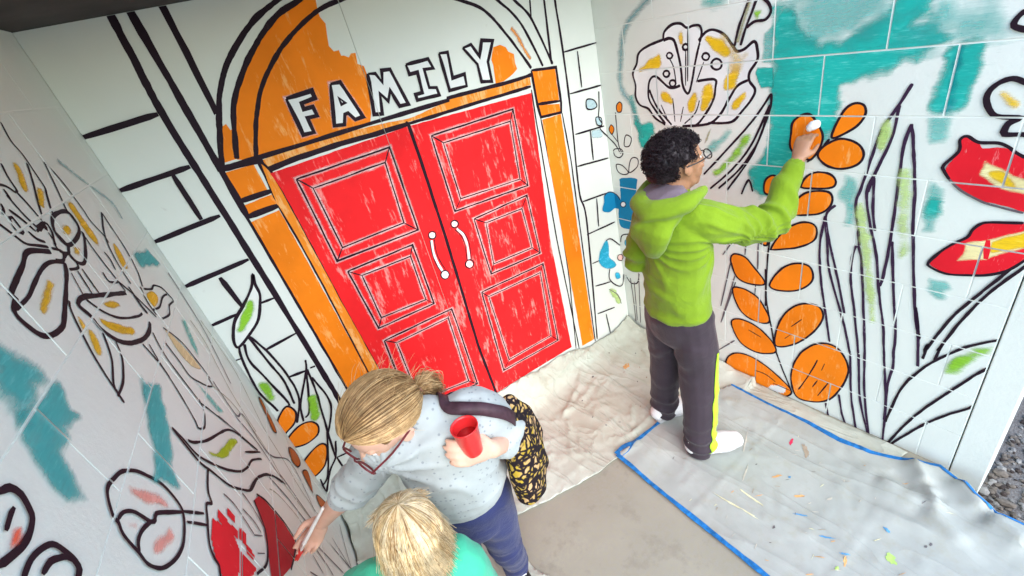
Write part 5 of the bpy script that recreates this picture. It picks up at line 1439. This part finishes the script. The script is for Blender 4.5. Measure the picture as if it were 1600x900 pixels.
elL = V((.318, .845, 1.015)); wrL = V((.250, .775, 1.085)); pel = V((.178, .955, .80)); hipL = V((.232, .928, .78)); hipR = V((.118, .982, .78))
knL = V((.236, .968, .43)); anL = V((.272, 1.082, .075)); knR = V((.105, 1.030, .43)); anR = V((.075, 1.150, .075))
b = bmesh.new(); head_shape(b, hc, fh, uh, 1.0)
tube(b, [hc-fh*.03-uh*.035, neck], [.050, .055], 1, side=Gs)
tube(b, [neck, V((.158, .905, 1.12)), V((.18, .915, .98)), pel], [.05, .125, .112, .120], [.85, .60, .68, .75], side=Gs)
tube(b, [V((.12, .91, 1.13)), shR, elR, wrR], [.05, .045, .038, .024], 1, side=Z3); tube(b, [V((.2, .89, 1.13)), shL, elL, wrL], [.05, .045, .036, .024], 1, side=Z3)
for h, k, a in ((hipR, knR, anR), (hipL, knL, anL)):
    tube(b, [h, k, a, a-V((0, 0, .04))], [.075, .050, .034, .034], 1, side=Gs); tube(b, [a-V((0, 0, .035)), a-V((0, 0, .045))+Gf*.11], [.028, .026], .7, side=Gs)
hand(b, wrR, V((-.42, .22, -.50)), V((-.45, -.45, .2)), 1, (.55, .6, .7, .8), .95, grip=.25)
hand(b, wrL, V((-.62, -.05, .42)), V((-.35, .35, .1)), -1, (.45, .5, .55, .6), .95, grip=.1)
girl = finish(b, 'person', SK_G, None, .0045, 3, fac=.45)
tag(girl, 'blonde person with glasses in grey dotted sweater bending to paint the left wall', 'person')
face_bits(hc, fh, uh, 1.0, girl, plain('iris_grey', (.10, .12, .14), .2, .1, 30))
# sweater with elbow length sleeves
b = bmesh.new()
tube(b, [V((.152, .906, 1.168)), V((.160, .900, 1.135)), V((.162, .903, 1.06)), V((.172, .915, .95)), V((.178, .930, .905)), V((.180, .940, .868))], [.072, .118, .134, .128, .130, .134], [.80, .64, .68, .76, .82, .84], side=Gs, seg=22)
tube(b, [V((.10, .920, 1.13)), shR, (shR+elR)/2+V((.0, .0, -.005)), elR+(wrR-elR)*.10], [.070, .060, .054, .050], 1, side=Z3)
tube(b, [V((.22, .872, 1.13)), shL+V((0, 0, .005)), (shL+elL)/2+V((.012, 0, 0)), elL+V((.004, 0, -.004)), elL+(wrL-elL)*.22], [.070, .066, .060, .055, .048], 1, side=Z3)
def sw_disp(co, n):
    w = noise.noise(co*8)*2; m = .3+.7*max(0, .5+noise.noise(co*9))
    d = .012*m*(ridge(co.dot(V((.45, .25, .85)))*48+w*2.2, 2)-.3)
    for p, a, dr in ((elR, .018, (elR-shR).normalized()), (elL, .018, V((.2, .3, .9)))):
        k = max(0, 1-(co-p).length/.14); d += a*k*(ridge((co-p).dot(dr)*95+w*2, 2)-.35)
    q = co-shR; k = max(0, 1-q.length/.26); d += .014*k*m*(ridge(math.atan2(q.z, q.dot(-Gs))*13+w, 2.4)-.2)
    if co.z < .92: d += .004*math.exp(-((co.z-.880)/.012)**2)
    return d
sweater = finish(b, 'sweater', M_SWEAT, girl, .005, 4, sw_disp)
# jeans
b = bmesh.new()
tube(b, [V((.179, .950, .84)), V((.178, .955, .77)), V((.177, .957, .71))], [.116, .126, .122], [.8, .82, .8], side=Gs, seg=20)
tube(b, [hipL, V((.234, .942, .62)), knL, V((.262, 1.030, .24)), anL, V((.274, 1.086, .05))], [.080, .072, .058, .053, .047, .046], 1, side=Gs)
tube(b, [hipR, V((.108, 1.000, .62)), knR, V((.090, 1.090, .24)), anR, V((.075, 1.152, .05))], [.086, .076, .060, .055, .047, .046], 1, side=Gs)
finish(b, 'jeans', M_JEANS, girl, .006, 3, lambda co, n: folds(co, .0035, 55, V((.3, .2, .9)), 7.0)+(.005*math.sin(co.z*90+3*noise.noise(co*15)) if co.z < .2 or .38 < co.z < .5 else 0))
shoe('shoe', (.285, 1.135, .018), (.245, .930, .018), girl, M_BLACK, M_WHITE_RUBBER, w=.037); shoe('shoe', (.092, 1.200, .018), (.035, 1.000, .018), girl, M_BLACK, M_WHITE_RUBBER, w=.037)
# hair swept back into a low tied tail
RA = (.084, .103, .101); hcen = hc+uh*.022-fh*.014
def hp(d, k=1.0): return hcen+rhd*d.x*RA[0]*k+fh*d.y*RA[1]*k+uh*d.z*RA[2]*k
b = bmesh.new(); ball(b, hcen, tuple(x*.975 for x in RA), (rhd, fh, uh), 4)
def cap_ok(d): return not (d.y > .52 and d.z < .50) and not (d.y > .10 and d.z < .0) and d.z > -.80 and not (d.z < -.45 and d.y > -.2)
hb = finish(b, 'hair', HG[0], girl, .006, 2, lambda co, n: 0 if cap_ok(V(((co-hcen).dot(rhd)/RA[0], (co-hcen).dot(fh)/RA[1], (co-hcen).dot(uh)/RA[2])).normalized()) else -.024)
tie = V((0, -.82, -.57)).normalized(); rr = random.Random(31); vs, fs, mi = [], [], []
def slerp(a, b_, t):
    w = math.acos(max(-1, min(1, a.dot(b_))))
    return a if w < 1e-4 else (a*math.sin((1-t)*w)+b_*math.sin(t*w))/math.sin(w)
tp = hp(tie, 1.06)
for k in range(3600):
    az = rr.uniform(-1.25, 1.25)
    start = V((math.sin(az), math.cos(az)*.80, .62*math.cos(az*1.1)+.02)).normalized()          # hairline from temple over brow to temple
    t0 = 0.0 if rr.random() < .55 else rr.uniform(0, .7); lift = rr.uniform(.985, 1.055); jit = V((rr.gauss(0, .08), rr.gauss(0, .05), rr.gauss(0, .05)))
    t1 = min(1.0, t0+rr.uniform(.45, 1.0)); pts = []
    for i in range(12):
        t = t0+(t1-t0)*i/11; d = (slerp(start, tie, t)+jit*math.sin(math.pi*t)); d.z += .10*math.sin(math.pi*t); d.normalize()
        q = hp(d, lift+.03*math.sin(math.pi*t)); q = q.lerp(tp, max(0, (t-.86)/.14)*.6); pts.append(q)
    m = 0 if noise.noise(V((az*9, k*.0, 3))) + rr.uniform(-.5, .5) < -.18 else (2 if rr.random() < .42 else 1)
    strand(vs, fs, mi, pts, .0011, .0007, m)
for k in range(120):
    d = V((rr.gauss(0, 1), rr.gauss(-.2, .8), abs(rr.gauss(0, 1)))).normalized(); q = hp(d, 1.03); g_ = (q-hcen).normalized(); tn = (-fh+V((rr.gauss(0, .5), rr.gauss(0, .5), rr.gauss(0, .5)))).normalized(); ln = rr.uniform(.02, .06); up_ = rr.uniform(.1, .4)
    strand(vs, fs, mi, [q+tn*ln*t+g_*ln*up_*math.sin(2.2*t) for t in [i/6 for i in range(7)]], .0004, .0002, rr.choice([1, 2, 2]))
tail = [tp, tp-fh*.024-uh*.010, tp-fh*.030-uh*.040, tp-fh*.020-uh*.080]
for k in range(700):
    o = V((rr.gauss(0, 1), rr.gauss(0, 1), rr.gauss(0, 1)))*.008; cut = rr.uniform(.7, 1)
    pts = []
    for i in range(9):
        t = i/8*3*cut; a = min(2, int(t)); q = tail[a].lerp(tail[a+1], t-a); pts.append(q+o*(.5+1.2*math.sin(min(1, i/8)*2.4))+V((0, 0, .0)))
    strand(vs, fs, mi, pts, .0011, .0006, rr.choice([0, 1, 1, 2]))
strands_obj('hair_strands', vs, fs, mi, HG, hb)
b = bmesh.new(); a0, a1 = ring_frame(fh, uh); tube(b, [tp-fh*.006+(a0*math.cos(a)+a1*math.sin(a))*.015 for a in [i*.6283 for i in range(11)]], [.005]*11, 1, side=fh, seg=8, sub=1)
me = bpy.data.meshes.new('hair_tie'); b.to_mesh(me); b.free(); new_obj('hair_tie', me, plain('hair_tie', (.25, .12, .08), .6), hb)
# red framed glasses
b = bmesh.new()
for s in (-1, 1):
    c = hc+fh*.103-uh*.004+rhd*s*.033
    tube(b, [c+rhd*.027*math.cos(a)+uh*.018*math.sin(a) for a in [i*.5236 for i in range(13)]], [.0026]*13, 1, side=fh, seg=8, sub=1)
    tube(b, [c+rhd*s*.027+uh*.006, hc+fh*.04+uh*.006+rhd*s*.082, hc-fh*.02+uh*.004+rhd*s*.086], [.0027]*3, 1, side=uh, seg=8)
tube(b, [hc+fh*.105+uh*.003-rhd*.008, hc+fh*.107+uh*.006, hc+fh*.105+uh*.003+rhd*.008], [.0024]*3, 1, side=uh, seg=8)
me = bpy.data.meshes.new('glasses'); b.to_mesh(me); b.free(); new_obj('glasses', me, plain('dark_red_frame', (.13, .015, .02), .3, .2, 30, spec=.5), girl)

# shoulder bag: leopard like print, dark strap over her left shoulder
bag = empty('shoulder_bag', (.375, .880, .80)); tag(bag, 'black and yellow patterned fabric bag hanging from the shoulder of the bending person', 'bag')
def m_print():
    t = NT('leopard_print'); vo = t.n('ShaderNodeTexVoronoi'); vo.feature = 'DISTANCE_TO_EDGE'; vo.inputs['Scale'].default_value = 46; vo.inputs['Randomness'].default_value = 1
    sc = t.n('ShaderNodeVectorMath', operation='ADD'); nz = t.n('ShaderNodeTexNoise'); nz.inputs['Scale'].default_value = 30; t.l(t.geo(), nz.inputs['Vector']); t.l(t.geo(), sc.inputs[0])
    sm_ = t.n('ShaderNodeVectorMath', operation='SCALE'); t.l(nz.outputs['Color'], sm_.inputs[0]); sm_.inputs['Scale'].default_value = .045; t.l(sm_.outputs[0], sc.inputs[1]); t.l(sc.outputs[0], vo.inputs['Vector'])
    k = t.ramp(vo.outputs['Distance'], [(.10, (.012, .008, .010)), (.17, (.55, .36, .07))])
    hue = t.ramp(t.noise(26, 3), [(.40, (.40, .27, .03)), (.60, (.52, .33, .17))])
    col = t.mix(t.ramp(vo.outputs['Distance'], [(.14, (0, 0, 0)), (.24, (1, 1, 1))]), (.014, .009, .012), hue)
    t.color(col); t.rough(.8, .15); t.bump(t.noise(400, 2), .2, .001); return t.m
b = bmesh.new(); bx = V((.50, .55, .0)).normalized()
tube(b, [V((.350, .848, 1.085)), V((.362, .858, 1.00)), V((.370, .868, .89)), V((.374, .876, .785)), V((.374, .878, .755))], [.050, .090, .112, .112, .090], [.50, .54, .52, .46, .40], side=bx, seg=20)
keep(finish(b, 'bag_body', m_print(), None, .005, 4, lambda co, n: .008*(ridge(co.dot(V((.55, .6, .35)))*75+noise.noise(co*10)*2.5)-.4)), bag)
M_STRAP = plain('brown_strap', (.055, .025, .035), .55, .3, 60, .2)
bpy.context.view_layer.update()
sw = bvh_of(sweater); vs, fs = [], []
path = [V((.345, .800, 1.09)), V((.315, .785, 1.15)), V((.270, .800, 1.19)), V((.232, .820, 1.21)), V((.205, .850, 1.212)), V((.205, .895, 1.205)), V((.225, .940, 1.18)), V((.285, .955, 1.13)), V((.352, .900, 1.085))]
pp = []
for i in range(len(path)-1):
    for k in range(6): pp.append(path[i].lerp(path[i+1], k/6))
pp.append(path[-1]); ctr = V((.20, .89, 1.05)); outp = []
for q in pp:
    h = sw.find_nearest(q)
    d_ = (q-h[0]); nrm_ = h[1]
    outp.append((h[0]+nrm_*.006 if (q-h[0]).dot(nrm_) < .03 else q, nrm_))
for _ in range(3): outp = [outp[0]]+[((outp[i-1][0]+outp[i][0]*2+outp[i+1][0])/4, (outp[i-1][1]+outp[i][1]+outp[i+1][1]).normalized()) for i in range(1, len(outp)-1)]+[outp[-1]]
for i, (p, nn) in enumerate(outp):
    t = (outp[min(len(outp)-1, i+1)][0]-outp[max(0, i-1)][0]).normalized(); s2 = t.cross(nn).normalized(); vs += [p+s2*.016+nn*.003, p-s2*.016+nn*.003]
for i in range(len(outp)-1): fs.append((2*i, 2*i+1, 2*i+3, 2*i+2))
so = new_obj('strap', fix(mesh_from(vs, fs, 'strap', True)), M_STRAP); sm = so.modifiers.new('s', 'SOLIDIFY'); sm.thickness = .003; keep(so, bag)
# red cup in her left hand
cup = empty('paint_cup', (.201, .778, 1.120)); tag(cup, 'red plastic cup of paint held in front of the grey sweater', 'cup')
def lathe(prof, c, n=32):
    vs, fs = [], []
    for r, z in prof: vs += [V((c[0]+CK*r*math.cos(2*math.pi*k/n), c[1]+CK*r*math.sin(2*math.pi*k/n), c[2]+CK*.88*z)) for k in range(n)]
    for i in range(len(prof)-1):
        for k in range(n): a = i*n; fs.append((a+k, a+(k+1) % n, a+n+(k+1) % n, a+n+k))
    return mesh_from(vs, fs, 'm', True)
cc = (.203, .772, 1.122); CK = .86
def m_plastic(name, c):
    t = NT(name); t.color(c); t.rough(.28, .5); t.b.inputs['Subsurface Weight'].default_value = .25; t.b.inputs['Subsurface Radius'].default_value = (.02, .004, .004); return t.m
keep(new_obj('cup_body', lathe([(.0, .003), (.024, .003), (.0255, 0), (.027, .002), (.028, .02), (.0285, .022), (.032, .055), (.0325, .057), (.0365, .105), (.0385, .108), (.0385, .112), (.036, .112), (.034, .104), (.0265, .006), (0, .006)], cc), m_plastic('red_plastic', (.62, .022, .024))), cup)
keep(new_obj('paint_fill', lathe([(.0, .070), (.0310, .070), (.0312, .068)], cc), plain('red_paint', (.50, .012, .015), .2, .1, 20, spec=.5)), cup)
# flat brush in her right hand, tip on the wall
pb_ = empty('paint_brush', (-.30, 1.165, .77)); tag(pb_, 'white handled flat brush loaded with red paint touching the left wall', 'paint brush')
e0, e1 = V((-.166, 1.085, .945)), V((-.262, 1.140, .822)); dd = (e1-e0).normalized()
b = bmesh.new(); tube(b, [e0, e0.lerp(e1, .5), e1], [.006, .0075, .009], .75, side=V((.4, .8, 0)), seg=12); me = bpy.data.meshes.new('handle'); b.to_mesh(me); b.free(); keep(new_obj('handle', me, plain('white_handle', (.80, .79, .74), .35, .08, 40)), pb_)
b = bmesh.new(); tube(b, [e1-dd*.002, e1+dd*.022], [.0125, .015], .45, side=V((.4, .8, 0)), seg=14); me = bpy.data.meshes.new('ferrule'); b.to_mesh(me); b.free(); keep(new_obj('ferrule', me, plain('ferrule', (.62, .58, .52), .3, .1, 40)), pb_)
vs, fs, mi = [], [], []; s_, q_ = ring_frame(dd, V((.4, .8, 0)))
for _ in range(420):
    u_, v_ = rr.uniform(-1, 1), rr.uniform(-1, 1); a = e1+dd*.018+s_*u_*.0145+q_*v_*.006; c_ = e1+dd*(.062+rr.uniform(-.004, .004))+s_*u_*.0175+q_*v_*.005
    c_.x = max(c_.x, -.238-(YB-c_.y)*.11287+.002)
    strand(vs, fs, mi, [a, a.lerp(c_, .5), c_], .0011, .0007, 0)
keep(strands_obj('bristles', vs, fs, mi, [plain('red_bristle', (.72, .05, .04), .45, .2, 60)], None), pb_)
# ------------------------------------------------------------------ small blond child, seen from behind and above
SK_C = m_skin('skin_child', (.68, .42, .31)); M_GREEN = m_cloth('green_shirt', (.055, .43, .26), .2, 420, .2)
HC = [m_hair('fair_dark', (.38, .22, .09)), m_hair('fair_mid', (.62, .45, .22)), m_hair('fair_light', (.80, .66, .42))]
Cf = V((.42, .90, 0)).normalized(); Cs = V((Cf.y, -Cf.x, 0))
hc = V((-.006, .745, 1.048)); fh = V((.10, .86, -.40)).normalized(); uh = (Z3-fh*Z3.dot(fh)).normalized(); rhd = fh.cross(uh)
neck = V((-.030, .742, .965)); shR = V((.118, .735, .895)); shL = V((-.078, .640, .895)); pel = V((-.03, .730, .56))
shR = V((-.052, .748, .935))+Cs*.112; shL = V((-.052, .748, .935))-Cs*.112
b = bmesh.new(); head_shape(b, hc, fh, uh, .84)
tube(b, [hc-uh*.05-fh*.01, neck], [.043, .046], 1, side=Cs); tube(b, [neck, V((-.048, .744, .915)), V((-.035, .735, .74)), pel], [.045, .100, .092, .098], [.9, .62, .72, .78], side=Cs)
for s, sh in ((1, shR), (-1, shL)):
    el = sh+V((0, 0, -.19))+Cs*s*.03; wr = el+V((0, 0, -.13))+Cf*.09
    tube(b, [V((-.050, .745, .930)), sh, el, wr], [.042, .040, .032, .021], 1, side=Cf); hand(b, wr, V((Cf.x*.4, Cf.y*.4, -.9)), -Cs*s, s, (.3, .35, .4, .45), .75)
    hp_ = pel+Cs*s*.052; kn = hp_+V((0, 0, -.27))+Cf*.01; an = kn+V((0, 0, -.23))
    tube(b, [hp_, kn, an, an-V((0, 0, .02))], [.062, .044, .030, .030], 1, side=Cs); tube(b, [an-V((0, 0, .01)), an-V((0, 0, .018))+Cf*.09], [.025, .023], .7, side=Cs)
kid = finish(b, 'person', SK_C, None, .0045, 3, fac=.45); tag(kid, 'small blond child in green shirt seen from behind at the bottom of the picture', 'person')
face_bits(hc, fh, uh, .84, kid, M_IRIS)
b = bmesh.new()
tube(b, [V((-.034, .742, .968)), V((-.048, .745, .945)), V((-.046, .742, .88)), V((-.030, .732, .72)), V((-.028, .730, .60)), V((-.028, .730, .54))], [.056, .096, .116, .110, .116, .120], [.85, .66, .70, .78, .80, .8], side=Cs, seg=20)
for s, sh in ((1, shR), (-1, shL)):
    el = sh+V((0, 0, -.19))+Cs*s*.03
    tube(b, [V((-.050, .745, .925)), sh, sh.lerp(el, .55), sh.lerp(el, .75)], [.060, .060, .055, .054], 1, side=Cf)
finish(b, 'shirt', M_GREEN, kid, .006, 3, lambda co, n: .008*(ridge(co.dot(V((.7, -.5, .5)))*60+noise.noise(co*9)*3, 2)-.35)*(.3+.7*abs(noise.noise(co*8)))+.003*noise.noise(co*30))
b = bmesh.new()
tube(b, [pel+V((0, 0, .03)), pel-V((0, 0, .04))], [.108, .110], .8, side=Cs)
for s in (1, -1):
    hp_ = pel+Cs*s*.052; kn = hp_+V((0, 0, -.27))+Cf*.01; an = kn+V((0, 0, -.23)); tube(b, [hp_, kn, an, an+V((0, 0, .015))], [.076, .058, .050, .050], 1, side=Cs)
finish(b, 'trousers', m_cloth('dark_denim', (.05, .06, .11), .2, 500), kid, .006, 3, lambda co, n: folds(co, .004, 60, V((.3, .2, .9)), 3.0))
for s in (1, -1):
    an = pel+Cs*s*.052+V((0, 0, -.50))+Cf*.01; shoe('shoe', (an.x-Cf.x*.05, an.y-Cf.y*.05, .018), (an.x+Cf.x*.13, an.y+Cf.y*.13, .018), kid, M_BLACK, M_WHITE_RUBBER, h=.06, w=.033)
RA = (.067, .080, .078); hcen = hc+uh*.018-fh*.010
def hp2(d, k=1.0): return hcen+rhd*d.x*RA[0]*k+fh*d.y*RA[1]*k+uh*d.z*RA[2]*k
b = bmesh.new(); ball(b, hcen, tuple(x*.97 for x in RA), (rhd, fh, uh), 4); tube(b, [hcen-fh*.020-uh*.03, hcen-fh*.012-uh*.085], [.050, .042], .6, side=rhd)
hb = finish(b, 'hair', HC[1], kid, .006, 2, lambda co, n: -.02 if ((co-hcen).dot(fh) > .045 and (co-hcen).dot(uh) < .045) else 0)
crown = V((.12, -.32, .94)).normalized(); rr = random.Random(77); vs, fs, mi = [], [], []
for k in range(5200):
    az = rr.uniform(-math.pi, math.pi); a0, a1 = ring_frame(crown, V((1, 0, 0))); out_ = (a0*math.cos(az)+a1*math.sin(az))
    st0 = rr.uniform(.02, .9) if rr.random() < .6 else .03; ln = rr.uniform(1.2, 2.15); lift = rr.uniform(.98, 1.05); ph = noise.noise(V((math.cos(az)*3, math.sin(az)*3, 1)))*.5+rr.gauss(0, .16); pts = []
    front = out_.y > .45; wav = rr.gauss(0, .009)
    hang = rr.uniform(.055, .105) if not front else .0
    tot = (min(ln, 1.70) if not front else 1.05)
    for i in range(13):
        t = i/12; th = st0+(tot-st0)*min(1, t*1.35); az2 = az+ph*t
        o2 = a0*math.cos(az2)+a1*math.sin(az2); d = crown*math.cos(th)+o2*math.sin(th); p = hp2(d, lift+.05*min(1, t*1.5))
        if t > .74: p = p+(V((0, 0, -1))-fh*.10)*hang*(t-.74)/.26+rhd*wav*((t-.74)/.26)
        pts.append(p)
    strand(vs, fs, mi, pts, .0009, .0003, 2 if noise.noise(V((az*4, 2, 1)))+rr.uniform(-.4, .4) > .0 else (0 if rr.random() < .45 else 1))
strands_obj('hair_strands', vs, fs, mi, HC, hb)
# beaded cord round the neck
nc = [V((-.034, .742, .966))+Cs*.062*math.cos(a)-Cf*.050*math.sin(a)+V((0, 0, -.006+.012*math.cos(a)**2)) for a in [i*math.pi/14 for i in range(15)]]
b = bmesh.new()
for i, p in enumerate(nc): ball(b, p, (.0058, .0058, .0058), None, 1)
me = bpy.data.meshes.new('bead_necklace'); b.to_mesh(me); b.free(); new_obj('bead_necklace', me, plain('red_bead', (.62, .06, .03), .35, .3, 200), kid)
